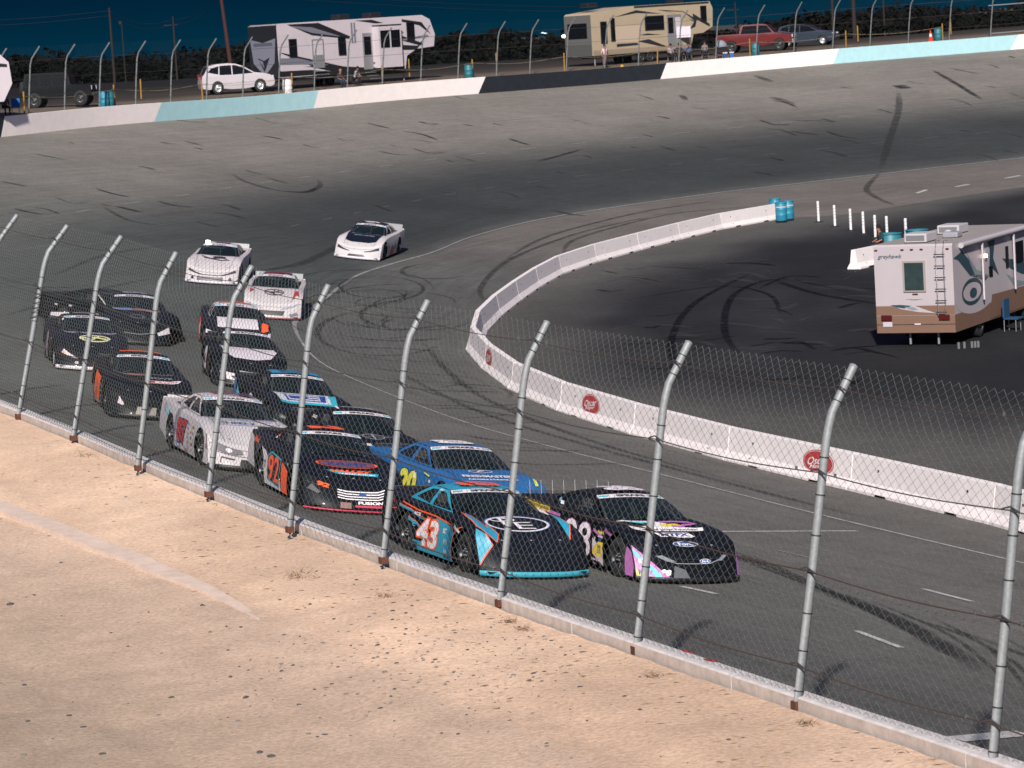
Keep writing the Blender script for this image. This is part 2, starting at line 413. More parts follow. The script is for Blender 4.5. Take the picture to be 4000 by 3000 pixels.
# ================================================================== painted lines and tyre marks on the asphalt
def tpos(f, t, lift=.006):
    f = max(0, min(NS-1.001, f)); i = int(f); u = f-i
    A = IN[i].lerp(IN[i+1], u); B = OU[i].lerp(OU[i+1], u); p = A.lerp(B, t)
    p.z += trk_z(f, t); n = (B-A).cross(IN[i+1]-IN[i]); n.normalize()
    if n.z < 0: n = -n
    return p+n*lift
paint = mat('line_paint', (.48, .46, .44), .7, noise=.35, scale=3)
faint = mat('worn_line_paint', (.26, .25, .24), .8, noise=.4, scale=3)
lines = MB()
def tline(f0, f1, t, w, m, step=.5, lift=.008):
    n = max(2, int((f1-f0)/step)+1); A = []; 
    for k in range(n):
        f = f0+(f1-f0)*k/(n-1); i = int(min(f, NS-2)); wd = (OU[i]-IN[i]).length
        A.append([tpos(f, t-w/2/wd, lift), tpos(f, t+w/2/wd, lift)])
    lines.grid(A, m)
tline(0, NS-1.01, .006, .18, faint); tline(0, 75, .006, .13, paint, lift=.012)
def f_at(s):
    i = int(np.searchsorted(arc, s))-1; i = max(0, min(NS-2, i)); return i+(s-arc[i])/(arc[i+1]-arc[i])
s = 3
while s < arc[-1]-4:
    f = f_at(s); k = f/SUB
    if k > 11: tline(f, f_at(s+1.6), .50, .13, faint, .5)
    if k > 12: tline(f_at(s+2), f_at(s+3.4), .25, .10, mat('ghost_paint', (.12, .12, .12), .8), .5)
    s += 5.2
def ground_strip(mb, pix, w, m, lift=.012, taper=True, k=6):
    """a strip lying on the asphalt along ground points; its edges fade out through the 'edge' attribute"""
    P = crs([hit(*p) for p in pix], k); n = len(P); A = []
    if not hasattr(mb, 'edge'): mb.edge = []
    for i, p in enumerate(P):
        t = P[min(i+1, n-1)]-P[max(i-1, 0)]; t.z = 0
        if t.length < 1e-6: t = Vector((1, 0, 0))
        t.normalize(); nn_ = Vector((-t.y, t.x, 0)); ww = w*(min(1, .5+2*min(i+.4, n-1-i+.4)/n) if taper else 1); r = []
        for c in (.5, .28, 0, -.28, -.5):
            a = p+nn_*ww*c*(1.5 if taper else 1); r.append(Vector((a.x, a.y, gz(a.x, a.y)[0]+lift)))
            mb.edge.append((0 if abs(c) > .4 else 1)*(min(1, 5*min(i, n-1-i)/n) if taper else 1))
        A.append(r)
    mb.grid(A, m)
def build_marks(mb, name):
    o = mb.build(name); o['kind'] = 'structure'; a = o.data.color_attributes.new('edge', 'FLOAT_COLOR', 'POINT')
    a.data.foreach_set('color', np.array([(e, e, e, 1) for e in mb.edge], float).ravel()); return o
def mark_mat(name, col, al):
    m = mat(name, col, .85, spec=.1); n = m.node_tree; b = n.nodes['Principled BSDF']; tc = n.nodes.new('ShaderNodeTexCoord'); q = n.nodes.new('ShaderNodeTexNoise'); q.inputs['Scale'].default_value = 1.7; q.inputs['Detail'].default_value = 8; q.inputs['Roughness'].default_value = .7
    n.links.new(tc.outputs['Object'], q.inputs['Vector']); r = n.nodes.new('ShaderNodeMapRange'); r.inputs[1].default_value = .38; r.inputs[2].default_value = .62; r.inputs[3].default_value = al*.35; r.inputs[4].default_value = al; n.links.new(q.outputs['Fac'], r.inputs[0])
    at = n.nodes.new('ShaderNodeAttribute'); at.attribute_name = 'edge'; mu = n.nodes.new('ShaderNodeMath'); mu.operation = 'MULTIPLY'; n.links.new(r.outputs[0], mu.inputs[0]); n.links.new(at.outputs['Fac'], mu.inputs[1]); n.links.new(mu.outputs[0], b.inputs['Alpha']); return m
for a, b, w in [((2660, 2292), (2800, 2322), .12), ((3345, 2466), (3520, 2532), .12), ((3605, 2302), (3800, 2352), .12), ((2820, 2078), (3350, 2076), .13), ((3035, 2150), (3200, 2190), .06),
                ((3730, 2890), (4000, 2866), .35), ((3580, 755), (3620, 742), .25), ((3735, 730), (3785, 720), .25), ((3925, 697), (3985, 686), .25)]:
    ground_strip(lines, [a, b], w, faint if w < .12 else paint, taper=False)
lines.build('painted_line')['kind'] = 'structure'
marks = MB(); rub = mark_mat('tyre_rubber_mark', (.028, .029, .030), .95); rub2 = mark_mat('faint_tyre_mark', (.040, .042, .042), .6)
for pts, w, m in [([(2095, 633), (2180, 610), (2275, 583)], .25, rub), ([(1985, 540), (2030, 556), (2075, 568)], .25, rub), ([(3640, 272), (3740, 330), (3840, 392)], .35, rub), ([(3502, 332), (3520, 338), (3540, 348)], .9, rub),
                  ([(3508, 355), (3510, 430), (3470, 560), (3440, 665)], .4, rub2), ([(3440, 665), (3385, 735), (3420, 770), (3500, 805)], .3, rub2), ([(3010, 380), (3050, 390), (3105, 412)], .6, rub2), ([(2945, 293), (3020, 322)], .5, rub2),
                  ([(2660, 370), (2680, 392)], .4, rub2), ([(3080, 470), (3280, 475)], .3, rub2), ([(2570, 568), (2645, 592)], .25, rub2), ([(1190, 335), (1260, 355)], .2, rub2), ([(720, 550), (800, 572)], .25, rub2),
                  ([(900, 675), (960, 710), (1090, 745), (1200, 748), (1250, 725), (1240, 700)], .3, rub2), ([(1090, 745), (1190, 752), (1240, 733)], .25, rub), ([(1030, 690), (1130, 720)], .2, rub2), ([(0, 708), (110, 730)], .3, rub2), ([(400, 805), (500, 860), (620, 880)], .2, rub2), ([(130, 600), (260, 626)], .25, rub2), ([(450, 805), (560, 832)], .3, rub),
                  ([(760, 865), (860, 890)], .2, rub2), ([(2150, 820), (2290, 845)], .5, rub2), ([(1000, 1060), (1200, 1020), (1500, 860)], .35, rub2), ([(200, 1080), (400, 1000), (640, 960)], .2, rub2),
                  ([(0, 1240), (300, 1150), (620, 1080)], .2, rub2), ([(1460, 800), (1540, 830)], .3, rub2)]:
    ground_strip(marks, pts, w, m)
# doughnuts and long rubber arcs on the apron and in the infield
for cx, cy, rx, ry in [(1480, 1120, 150, 45), (1700, 1060, 130, 30), (1640, 1230, 230, 60), (1500, 1300, 260, 90)]:
    ground_strip(marks, [(cx+rx*math.cos(a), cy+ry*math.sin(a)) for a in np.linspace(.4, 4.6, 9)], .18, rub2)
for q in range(16):
    y0 = 1180+q*42+random.uniform(-12, 12); x0 = 1330+max(0, q-5)*62
    ground_strip(marks, [(x0+random.uniform(-20, 60), y0), (x0+190, y0+18+random.uniform(-20, 25)), (x0+420+random.uniform(0, 160), y0+random.uniform(0, 60))], random.choice((.1, .16, .22)), rub2)
for pts in [[(1900, 1190), (1880, 1120), (2000, 1010), (2300, 900), (2700, 810)], [(1940, 1040), (2150, 920), (2500, 830), (2900, 770)], [(2200, 1000), (2260, 930), (2600, 840), (3000, 800)], [(1650, 1330), (1750, 1450), (1900, 1560), (2300, 1720), (3000, 1915)], [(1500, 1420), (1900, 1620), (2700, 1850), (3400, 2030)]]:
    ground_strip(marks, pts, .2, rub2)
for q in range(26):
    ground_strip(marks, [(2250+q*66+random.uniform(-60, 60), 1990+q*22+random.uniform(-60, 60)), (2700+q*60, 2120+q*22+random.uniform(-30, 30)), (3100+q*50, 2240+q*26)][:3], random.choice((.08, .12, .3)), rub2) if q % 2 else None
for q in range(70):                                               # short scuffs scattered over the far banking
    x = random.uniform(40, 3960); y = random.uniform(500, 900)-x*.075; l = random.uniform(25, 150)
    ground_strip(marks, [(x, y), (x+l*.5, y+l*random.uniform(.05, .18)), (x+l, y+l*random.uniform(.1, .3))], random.uniform(.1, .3), random.choice((rub, rub2, rub2)))
for q in range(34):                                               # fine overlapping loops of rubber inside the turn
    cx = random.uniform(1350, 2000); cy = 1080+(cx-1350)*random.uniform(.1, .9)+random.uniform(0, 160); rx = random.uniform(90, 330); ry = rx*random.uniform(.14, .3); a0 = random.uniform(0, 6.3); al_ = random.uniform(1.2, 3.4)
    pp = [(cx+rx*math.cos(a0+al_*u), cy+ry*math.sin(a0+al_*u)) for u in np.linspace(0, 1, 7)]
    if all(x < 1820 or y > 1500 for x, y in pp) and all(y > 960 for x, y in pp): ground_strip(marks, pp, random.uniform(.07, .13), rub2)
build_marks(marks, 'tyre_mark')
imk = MB(); irub = mark_mat('infield_tyre_mark', (.004, .004, .007), .75); idust = mark_mat('infield_dust_streak', (.075, .072, .07), .5)
for pts, w in [([(2650, 1500), (2625, 1320), (2720, 1180), (2950, 1060)], .22), ([(2900, 1400), (2830, 1290), (2870, 1150), (3050, 1090), (3350, 1150)], .22), ([(3010, 1090), (3200, 1150), (3450, 1190)], .25), ([(2960, 1130), (3080, 1080), (3220, 1085)], .2), ([(2400, 1180), (2800, 1120), (3000, 1150), (3050, 1230)], .16)]:
    ground_strip(imk, pts, w, irub)
for q in range(80):
    x = random.uniform(2300, 3350); y = random.uniform(1020, 1560); l = random.uniform(60, 260)
    ground_strip(imk, [(x, y), (x+l*.5, y+random.uniform(-16, 10)), (x+l, y+random.uniform(-26, 26))], random.uniform(.08, .35), random.choice((idust, idust, irub)))
build_marks(imk, 'infield_mark')

# ================================================================== near wall
conc = mat('whitewashed_concrete', (.55, .51, .50), .85, noise=.22, scale=6, bump=.3)
concside = mat('dusty_concrete', (.50, .42, .37), .9, noise=.25, scale=5, bump=.3)
rust = mat('rusty_steel', (.10, .035, .018), .85, noise=.4, scale=20)
wall = thing('track_wall', 'long low whitewashed concrete wall at the sand edge, under the fence', 'wall')
seams = [0, 12, 24, 33, 41, 48, 54, 60, 66, 72, 80, 90]
red = mat('red_paint', '#9c2a2a', .7)
for a, b in zip(seams[:-1], seams[1:]):
    w = MB(); P = []
    for i in range(a, min(b, NS-1)+1):
        n_, t_ = norm_out(i, OU); o = OU[i].copy()
        if i == b: o -= t_*.02
        T = o.z+NEARH; z0 = o.z-.3
        P.append([Vector((o.x, o.y, z0)), Vector((o.x, o.y, T-.012)), o+n_*.02+Vector((0, 0, T-o.z)), o+n_*.22+Vector((0, 0, T-o.z)), o+n_*.25+Vector((0, 0, T-o.z-.02)), o+n_*.27+Vector((0, 0, T-o.z-1.0))])
    w.grid(P, conc, False, mf=lambda i, j: concside if j == 4 else conc)
    w.poly3(P[0], conc); w.poly3(P[-1], conc)
    w.build('wall_section', wall)
# patches of red on the wall top
rd = MB()
for px, py in [(2690, 2546), (2775, 2580)]:
    c = atz(px, py, 2.873); 
    rd.add([c+Vector((math.cos(a)*.085+math.sin(a)*.0, math.sin(a)*.07-math.cos(a)*.1, .004)) for a in np.linspace(0, 2*math.pi, 10)[:-1]], [list(range(9))], red)
rd.build('red_paint_spot', wall)

# ================================================================== catch fences
galv = mat('galvanised_steel', (.26, .275, .285), .6, .3, noise=.22, scale=25); galv_far = mat('weathered_far_steel', (.15, .16, .165), .6, .2, noise=.2, scale=10)
wirem = mat('galvanised_wire', (.15, .16, .155), .6, .1)
band = mat('black_tie', (.015, .015, .015), .6)
cable = mat('rusty_cable', (.055, .034, .028), .8)
cable2 = mat('dark_cable', (.05, .055, .055), .6)
pbase = [(-275, 1468), (-112, 1549), (72, 1633), (286, 1718), (539, 1835), (814, 1938), (1132, 2076), (1497, 2197), (1953, 2365), (2486, 2549), (3114, 2766), (3875, 3010), (4780, 3290)]
pzs = [3.56, 3.45, 3.36, 3.28, 3.17, 3.05, 2.93, 2.83, 2.75, 2.73, 2.73, 2.73, 2.73]
PB = [atz(*p, z) for p, z in zip(pbase, pzs)]
BEND = [(176, 993), (390, 1075), (618, 1140), (905, 1190), (1210, 1270), (1590, 1345), (2051, 1417), (2596, 1499), (3235, 1620), (3985, 1760)]
TIP = [(246, 886), (470, 935), (705, 989), (989, 1045), (1293, 1103), (1663, 1170), (2134, 1253), (2678, 1334), (3323, 1434), (4090, 1540)]
# height and inward lean of bend and tip, solved once from the surveyed posts and averaged
def solve(b, n, pxy):
    d = ray(*pxy); A = np.array([[0, n.x, -d.x], [0, n.y, -d.y], [1, n.z, -d.z]]); r = CAM-b
    try: h, a, w = np.linalg.solve(A, np.array([r.x, r.y, r.z])); return h, a
    except np.linalg.LinAlgError: return None
def wall_n(p):
    k = min(range(sidx(9)), key=lambda i: (OU[i].x-p.x)**2+(OU[i].y-p.y)**2); n_, t_ = norm_out(k, OU); return -n_, t_
hb, ht = [], []
for b, q, t in zip(PB[2:], BEND, TIP):
    n_, _ = wall_n(b); hb.append(solve(b, n_, q)); ht.append(solve(b, n_, t))
print('bend', [tuple(round(float(x), 2) for x in q) for q in hb]); print('tip', [tuple(round(float(x), 2) for x in q) for q in ht])
HB, AB = [float(np.median([q[k] for q in hb])) for k in (0, 1)]; HT, AT = [float(np.median([q[k] for q in ht])) for k in (0, 1)]
print('post', HB, AB, HT, AT)
AI = [p.x for p in PB[2:12]]; ABs = [float(q[1]) for q in hb]; ATs = [float(q[1]) for q in ht]
def lean(b): return float(np.interp(b.x, AI, ABs))/AB      # the posts at the left lean further over the track
def post_path(b, n_):
    U_ = Vector((0, 0, 1)); pts = [b+U_*-.1]
    for f in (0, .5, .9): pts.append(b+U_*HB*f+n_*AB*f)
    pb = b+U_*HB+n_*AB; pt = b+U_*HT+n_*AT
    q0 = pts[-1]
    for u in (.3, .6, 1): pts.append(q0.lerp(pb, u).lerp(pb.lerp(pt, .25), u*u*.6))
    pts += [pb.lerp(pt, .4), pt]; return pts
def fence_mesh(mb, line, cw, rows_, hgt, r, m, smooth_n=3):
    """zig-zag wires between samples of the fence line; line = list of (base, inward normal)"""
    D = [0.0]
    for a, b in zip(line[:-1], line[1:]): D.append(D[-1]+(b[0]-a[0]).length)
    L = D[-1]; nw = int(L/cw); bx = np.array([p[0][:] for p in line]); nx = np.array([p[1][:] for p in line])
    def S(d): return np.array([np.interp(d, D, bx[:, k]) for k in range(3)]).T, np.array([np.interp(d, D, nx[:, k]) for k in range(3)]).T
    hb_, ab_, ht_, at_ = hgt; l1 = math.hypot(hb_, ab_); l2 = math.hypot(ht_-hb_, at_-ab_); T = l1+l2
    nr_ = int(T/rows_); V = []; Fc = []
    vv = np.arange(nr_+1)*T/nr_; hh = np.where(vv < l1, vv/l1*hb_, hb_+(vv-l1)/l2*(ht_-hb_)); aa = np.where(vv < l1, vv/l1*ab_, ab_+(vv-l1)/l2*(at_-ab_))
    for i in range(nw+1):
        sg = ((np.arange(nr_+1)+i) % 2)*2-1
        d = np.clip((i+.47*sg)*cw, 0, L); b, nn_ = S(d); p = b+np.outer(hh, [0, 0, 1])+nn_*aa[:, None]
        tan = np.gradient(p, axis=0); tan /= np.linalg.norm(tan, axis=1)[:, None]+1e-9
        s1 = np.cross(tan, nn_); s1 /= np.linalg.norm(s1, axis=1)[:, None]+1e-9; s2 = nn_
        p = p+nn_*(.004*sg[:, None])
        b0 = len(V)//1
        ringv = [p+(s1*math.cos(a)+s2*math.sin(a))*r for a in (0, 2.0944, 4.18879)]
        A = np.stack(ringv, 1).reshape(-1, 3); b0 = sum(len(x) for x in V_acc) if False else None
        V.append(A)
    n1 = (nr_+1)*3; V = np.concatenate(V); Fs = []
    base_f = []
    for j in range(nr_):
        for k in range(3): base_f.append((j*3+k, j*3+(k+1) % 3, (j+1)*3+(k+1) % 3, (j+1)*3+k))
    base_f = np.array(base_f); Fs = np.concatenate([base_f+i*n1 for i in range(nw+1)])
    me = bpy.data.meshes.new('chain_link'); me.vertices.add(len(V)); me.vertices.foreach_set('co', V.ravel())
    me.loops.add(len(Fs)*4); me.loops.foreach_set('vertex_index', Fs.ravel().astype(np.int32)); me.polygons.add(len(Fs))
    me.polygons.foreach_set('loop_start', np.arange(len(Fs), dtype=np.int32)*4); me.update(calc_edges=True); me.materials.append(m)
    return me
fence = thing('catch_fence', 'tall galvanised chain-link catch fence with curved posts standing in the sand beside the track', 'fence')
for b in PB:
    n_, t_ = wall_n(b); n_ = n_*lean(b); pp = post_path(b, n_); mb = MB(); mb.tube(pp, .051, galv, 14, cap=False)
    d = (pp[-1]-pp[-2]).normalized(); e = pp[-1]; mb.tube([e, e+d*.02, e+d*.035], [.055, .052, .02], galv, 14)
    for f in [.06, .2, .33, .47, .6, .74, .87]:
        c = b+Vector((0, 0, HB*f))+n_*AB*f; ax = (Vector((0, 0, HB))+n_*AB).normalized(); mb.tube([c-ax*.007, c+ax*.007], .057, band, 12)
    for f in [.35, .75]:
        c = (b+Vector((0, 0, HB))+n_*AB).lerp(b+Vector((0, 0, HT))+n_*AT, f); ax = (Vector((0, 0, HT-HB))+n_*(AT-AB)).normalized(); mb.tube([c-ax*.006, c+ax*.006], .057, band, 12)
    o = mb.build('post', fence)
    fb = MB(); fb.box(b+Vector((0, 0, .035)), (.11, .11, .10), rust, Matrix.Rotation(math.atan2(t_.y, t_.x), 3, 'Z')); fb.build('post_foot', o)
fl = []
for k in range(len(PB)-1):
    for u in range(4): p = PB[k].lerp(PB[k+1], u/4); fl.append((p+Vector((0, 0, .12)), wall_n(p)[0]*lean(p)))
fl.append((PB[-1]+Vector((0, 0, .12)), wall_n(PB[-1])[0]*lean(PB[-1])))
fl = [(p+n_*.06, n_) for p, n_ in fl]
me = fence_mesh(None, fl, .0875, .066, (HB-.12, AB, HT-.14, AT), .0029, wirem); o = bpy.data.objects.new('chain_link_mesh', me); COL.objects.link(o); o.parent = fence
def fp(f, u):
    """point on the fence face: f along posts, u = height share of the straight part (u>1 = share of bent top)"""
    k = min(int(f), len(PB)-2); p = PB[k].lerp(PB[k+1], f-k); n_ = wall_n(p)[0]*lean(p)
    if u <= 1: return p+Vector((0, 0, HB*u))+n_*(AB*u-.07)
    u -= 1; return p+Vector((0, 0, HB+(HT-HB)*u))+n_*(AB+(AT-AB)*u-.07)
for u, m, r in [(.15, cable, .009), (.48, cable, .009), (.82, cable2, .008), (1.6, cable, .006)]:
    mb = MB(); ns = (len(PB)-1)*12
    mb.tube([fp(k/12, u)-Vector((0, 0, .05*math.sin(math.pi*((k/12) % 1)))) for k in range(ns+1)], r, m, 5)
    for k in range(2, len(PB)-1):                                  # wire wraps and clamps beside some posts
        c = fp(k, u); mb.tube([fp(k-.04, u), c+Vector((0, 0, .04)), fp(k+.04, u)], r*1.2, cable2, 5)
        for dd in (-.12, .1):
            if (k+int(u*10)) % 3 == 0: mb.box(fp(k+dd, u), (.03, .03, .045), cable2)
    mb.build('cable', fence)
# a tangle of cable ends at the post on the far left
mb = MB()
for q in range(7):
    c = fp(2, .62+.03*q); mb.tube([c, c+Vector((.15+.1*random.random(), -.1, random.uniform(-.08, .08))), c+Vector((.35+.5*random.random(), -.3, random.uniform(-.1, .06)))], .008, band, 4)
mb.build('cable_tangle', fence)

# ---- far wall, in painted sections, with its own fence
fwall = thing('far_track_wall', 'long concrete wall around the far banking, painted in white, pale blue and black sections', 'wall')
wpx = mat('wall_white', (.82, .74, .72), .7, noise=.06, scale=2); wbl = mat('wall_pale_blue', (.36, .58, .62), .7, noise=.07, scale=2); wbk = mat('wall_black', (.012, .016, .022), .6, noise=.3, scale=2)
def f_of_px(px, top=True):
    best = None
    for q in range(sidx(11)*4, (NS-1)*4):
        f = q/4; p = tpos(f, 1, 0); x = proj(p+Vector((0, 0, FARH if top else 0)))[0]
        if best is None or abs(x-px) < best[0]: best = (abs(x-px), f)
    return best[1]
secs = [(None, 0, wbk), (18, 5, wpx), (638, 600, wbl), (1248, 1222, wpx), (1888, 1858, wbk), (2600, 2572, wpx), (3278, 3250, wbl), (3975, 3945, wpx), (None, 0, None)]
fb_ = [(sidx(7), sidx(7))]+[(f_of_px(a), f_of_px(b, False)) for a, b, _ in secs[1:-1]]+[(NS-1.01, NS-1.01)]
chip = MB()
for k in range(len(fb_)-1):
    (t0, b0), (t1, b1) = fb_[k], fb_[k+1]; n = max(24, int((t1-t0)*3)); w = MB(); P = []
    for q in range(n+1):
        ft = t0+(t1-t0)*q/n; fbm = b0+(b1-b0)*q/n; T = tpos(ft, 1, 0); B = tpos(fbm, 1, 0); i = int(ft); n_, t_ = norm_out(i, OU)
        hh = NEARH+(FARH-NEARH)*sm(7, 12, ft/SUB)
        P.append([B+Vector((0, 0, -.2)), T+Vector((0, 0, hh-.015))+n_*.01, T+Vector((0, 0, hh))+n_*.03, T+Vector((0, 0, hh))+n_*.3, T+Vector((0, 0, -.2))+n_*.3])
    w.grid(P, secs[k][2] if k else wbk, False, mf=lambda i, j: mat('bare_concrete', (.34, .27, .22), .9) if j >= 2 else None)
    o = w.build('wall_section', fwall); o['label'] = {wpx: 'white painted wall section', wbl: 'pale blue painted wall section', wbk: 'black painted wall section'}[secs[k][2] or wbk] if k else 'black painted wall section'
    del w
ffence = thing('far_catch_fence', 'chain-link catch fence with curved posts standing behind the far track wall', 'fence')
fpx = [5, 140, 275, 415, 555, 690, 825, 965, 1105, 1240, 1380, 1515, 1655, 1800, 1945, 2085, 2225, 2368, 2515, 2660, 2810, 2962, 3110, 3262, 3415, 3565, 3720, 3880, 4040, 4200]
FP = []
for px in fpx:
    f = f_of_px(px); p = tpos(f, 1, 0)+Vector((0, 0, FARH-.1)); i = int(f); n_, t_ = norm_out(i, OU); FP.append((p+n_*.45, -n_, t_))
FHB, FAB, FHT, FAT = 3.15, .25, 3.95, .8
for k, (b, n_, t_) in enumerate(FP):
    mb = MB(); U_ = Vector((0, 0, 1)); sk = t_*(.33)      # the far posts lean along the wall as well
    b = b.copy(); pb = b+U_*FHB+n_*FAB-t_*0+sk*.9; pt = b+U_*FHT+n_*FAT+sk*1.6
    mb.tube([b-U_*.4, b.lerp(pb, .5), pb.lerp(b, .08), pb.lerp(pt, .15), pb.lerp(pt, .5), pt], .05, galv_far, 8)
    for f in (.12, .35, .6, .85): c = b.lerp(pb, f); mb.tube([c-U_*.02, c+U_*.02], .058, band, 8)
    mb.build('post', ffence)
fl = []
for k in range(len(FP)-1):
    for u in range(2): p = FP[k][0].lerp(FP[k+1][0], u/2); fl.append((p, FP[k][1].lerp(FP[k+1][1], u/2).normalized()))
me = fence_mesh(None, fl, .15, .15, (FHB, FAB, FHT, FAT), .0020, mat('far_wire', (.05, .07, .08), .6)); o = bpy.data.objects.new('chain_link_mesh', me); COL.objects.link(o); o.parent = ffence
for u in (.33, .66, 1.0):
    mb = MB(); mb.tube([p+Vector((0, 0, FHB*u))+n_*FAB*u for p, n_ in fl], .01, cable, 4); mb.build('cable', ffence)
# gate rails at the far right end of that fence
gr = MB()
for h in (.35, 2.6):
    gr.tube([FP[-3][0]+Vector((0, 0, h)), FP[-1][0]+Vector((0, 0, h))], .045, galv, 8)
gr.build('rail', ffence)


# ================================================================== infield: barriers, barrels, delineators
bar_w = mat('white_barrier_concrete', (.78, .71, .70), .8, noise=.08, scale=3, bump=.1)
hole = mat('barrier_slot', (.02, .02, .02), .9)
redlogo = mat('red_sign_paint', '#b03434', .6); wlogo = mat('white_sign_paint', (.75, .68, .68), .6)
BP = [(.30, 0), (.30, .07), (.17, .26), (.09, .81)]          # half section of a safety-shape barrier
def barrier(p0, p1, label, logo=None, emblem='red', off=0):
    d = p1-p0; L = d.length-.05; rz = math.atan2(d.y, d.x); mid = (p0+p1)/2
    t = thing('concrete_barrier', label, 'barrier', mid, 'white concrete barriers in a curve around the infield', rz)
    mb = MB(); xs = [-L/2]; sl_ = []
    for c in (-L*.25, L*.25): xs += [c-.28, c-.22, c+.22, c+.28]
    xs.append(L/2); prof = [(-a, z) for a, z in BP]+[(a, z) for a, z in BP[::-1]]
    rows_ = []
    for x in xs:
        lift = .06 if any(abs(x-c) < .23 for c in (-L*.25, L*.25)) else 0
        rows_.append([(x, y, max(z, lift) if z < .05 else z) for y, z in prof])
    mb.grid(rows_, bar_w, False); mb.poly3(rows_[0], bar_w); mb.poly3(rows_[-1], bar_w)
    hb2 = mb
    for x in (-L*.32, L*.3):
        for s_ in (-1, 1):
            hb2.box((x+random.uniform(-.1, .1), s_*(.125), .55), (.07, .02, .06), hole); hb2.box((x, s_*(.21), .2), (.1, .03, .035), mat('barrier_stain', (.35, .30, .28), .9))
    mb.build('barrier_body', t, bevel=.008)
    if logo:
        s_ = logo; em = MB(); 
        XO = max(-L/2+.8, min(L/2-.8, off))
        def mp(v, off): return [(x_+XO, s_*(.17-(z_-.26)*.1455+off), z_) for x_, z_ in v]
        sg = -s_
        for k, (rx, rz_, m) in enumerate([(.74, .285, redlogo), (.70, .265, wlogo), (.68, .252, redlogo)]):
            e = ell(0, .45, rx, rz_, 30); em.add(mp(e, .004+.003*k), [list(range(30))], m)
        for body, cy, h_, w_ in [('Oscar', .50, .18, 1.0), ('Mayer', .36, .12, .8)] if emblem == 'red' else []:
            v, f = fit(text2d(body, .02, .3), 0, 0, w_, h_); v = [(x_*sg*(-1 if s_ > 0 else 1)*(-1 if s_ > 0 else 1), cy+z_+x_*.12) for x_, z_ in v]
            em.add(mp(v, .014), f, wlogo)
        em.build('round_emblem', t)
    return t
jl = [(4500, 2215), (3940, 2052), (3505, 1945), (2929, 1813), (2482, 1691), (2223, 1609), (2030, 1525), (1915, 1440), (1855, 1375), (1872, 1300), (1985, 1195), (2165, 1078), (2345, 1015), (2553, 960), (2775, 902), (3028, 856)]
jw = [atz(*p, 0) for p in jl]
Ls = [(b-a).length for a, b in zip(jw[:-1], jw[1:])]; tot = sum(Ls); cv = crs(jw, 10); D = [0]
for a, b in zip(cv[:-1], cv[1:]): D.append(D[-1]+(b-a).length)
def cvat(d):
    i = max(0, min(len(cv)-2, int(np.searchsorted(D, d))-1)); return cv[i].lerp(cv[i+1], (d-D[i])/(D[i+1]-D[i]))
nb = round(D[-1]/6.1); JB = [cvat(D[-1]*k/nb) for k in range(nb+1)]
print('barriers', nb)
desc = {}
logos = {}
emd = {}
for px in (1925, 2318, 3215):
    dd = min((q*.1 for q in range(int(D[-1]*10))), key=lambda d: abs(proj(cvat(d)+Vector((0, 0, .45)))[0]-px)+(9999 if proj(cvat(d))[1] < 1330 else 0)); k = min(nb-1, int(dd/D[-1]*nb)); logos[k] = px; emd[k] = dd-D[-1]*(k+.5)/nb
lg = {1925: 'white barrier with a foreshortened round red emblem, at the tight bend of the line', 2318: 'white barrier with a round red emblem, between plain barriers above the blue race car', 3215: 'white concrete barrier with the rightmost red round emblem, seen behind a fence post'}
ordn = ['first', 'second', 'third', 'fourth', 'fifth', 'sixth', 'seventh', 'eighth', 'ninth', 'tenth', 'eleventh', 'twelfth', 'thirteenth', 'fourteenth', 'fifteenth', 'sixteenth', 'seventeenth', 'eighteenth', 'nineteenth', 'twentieth', 'twenty-first', 'twenty-second', 'twenty-third', 'twenty-fourth', 'twenty-fifth', 'twenty-sixth', 'twenty-seventh', 'twenty-eighth', 'twenty-ninth', 'thirtieth']
for k in range(nb):
    if k in logos: lb = lg[logos[k]]
    elif k == nb-1: lb = 'white concrete barrier at the end of the line, touching the blue barrels'
    else: lb = f'plain white barrier, {ordn[nb-1-k]} in the curved line counting from the blue barrels'
    a, b = JB[k], JB[k+1]; side = None
    if k in logos:
        side = 1
        d = b-a; nl = Vector((-d.y, d.x, 0)); side = 1 if nl.dot(-((a+b)/2)) > 0 else -1
    barrier(a, b, lb, side, off=emd.get(k, 0))

blue = mat('blue_plastic', (.02, .20, .30), .45, noise=.1, scale=5); teal = mat('teal_plastic', (.02, .15, .19), .5, noise=.12, scale=5); whp = mat('white_plastic', (.7, .64, .62), .5)
def barrel(p, m, label, group, r=.29, h=.88, lidm=None):
    t = thing('plastic_barrel', label, 'barrel', p, group); mb = MB()
    mb.lathe([(0, 0), (r*.95, 0), (r, .03), (r, .28), (r*1.03, .30), (r, .32), (r, .57), (r*1.03, .59), (r, .61), (r, h-.03), (r*.96, h), (r*.9, h), (r*.9, h-.03), (0, h-.03)], m, n=22)
    mb.build('barrel_body', t); l = MB(); l.lathe([(r*.98, h-.05), (r*1.05, h-.045), (r*1.05, h+.005), (r*.93, h+.01)], lidm or m, n=22); l.build('rim', t); return t
for px, py, lb in [(3030, 846, 'blue plastic barrel against the barrier end, back left of the three'), (3053, 862, 'blue plastic barrel at the barrier end, front one of three, strapped'), (3080, 855, 'blue plastic barrel at the barrier end, right rear one of three')]:
    barrel(atz(px, py, .1), blue, lb, 'blue barrels strapped at the end of the barriers', .30, .95)
strapm = mat('pale_strap', (.5, .42, .36), .7)
for o in [o for o in list(COL.objects) if o.get('label', '').startswith('blue plastic barrel') and 'front' in o['label'] or o.get('label', '').endswith('right rear one of three')]:
    st = MB(); st.lathe([(.315, .69), (.315, .745)], strapm, n=22); st.build('strap', o)
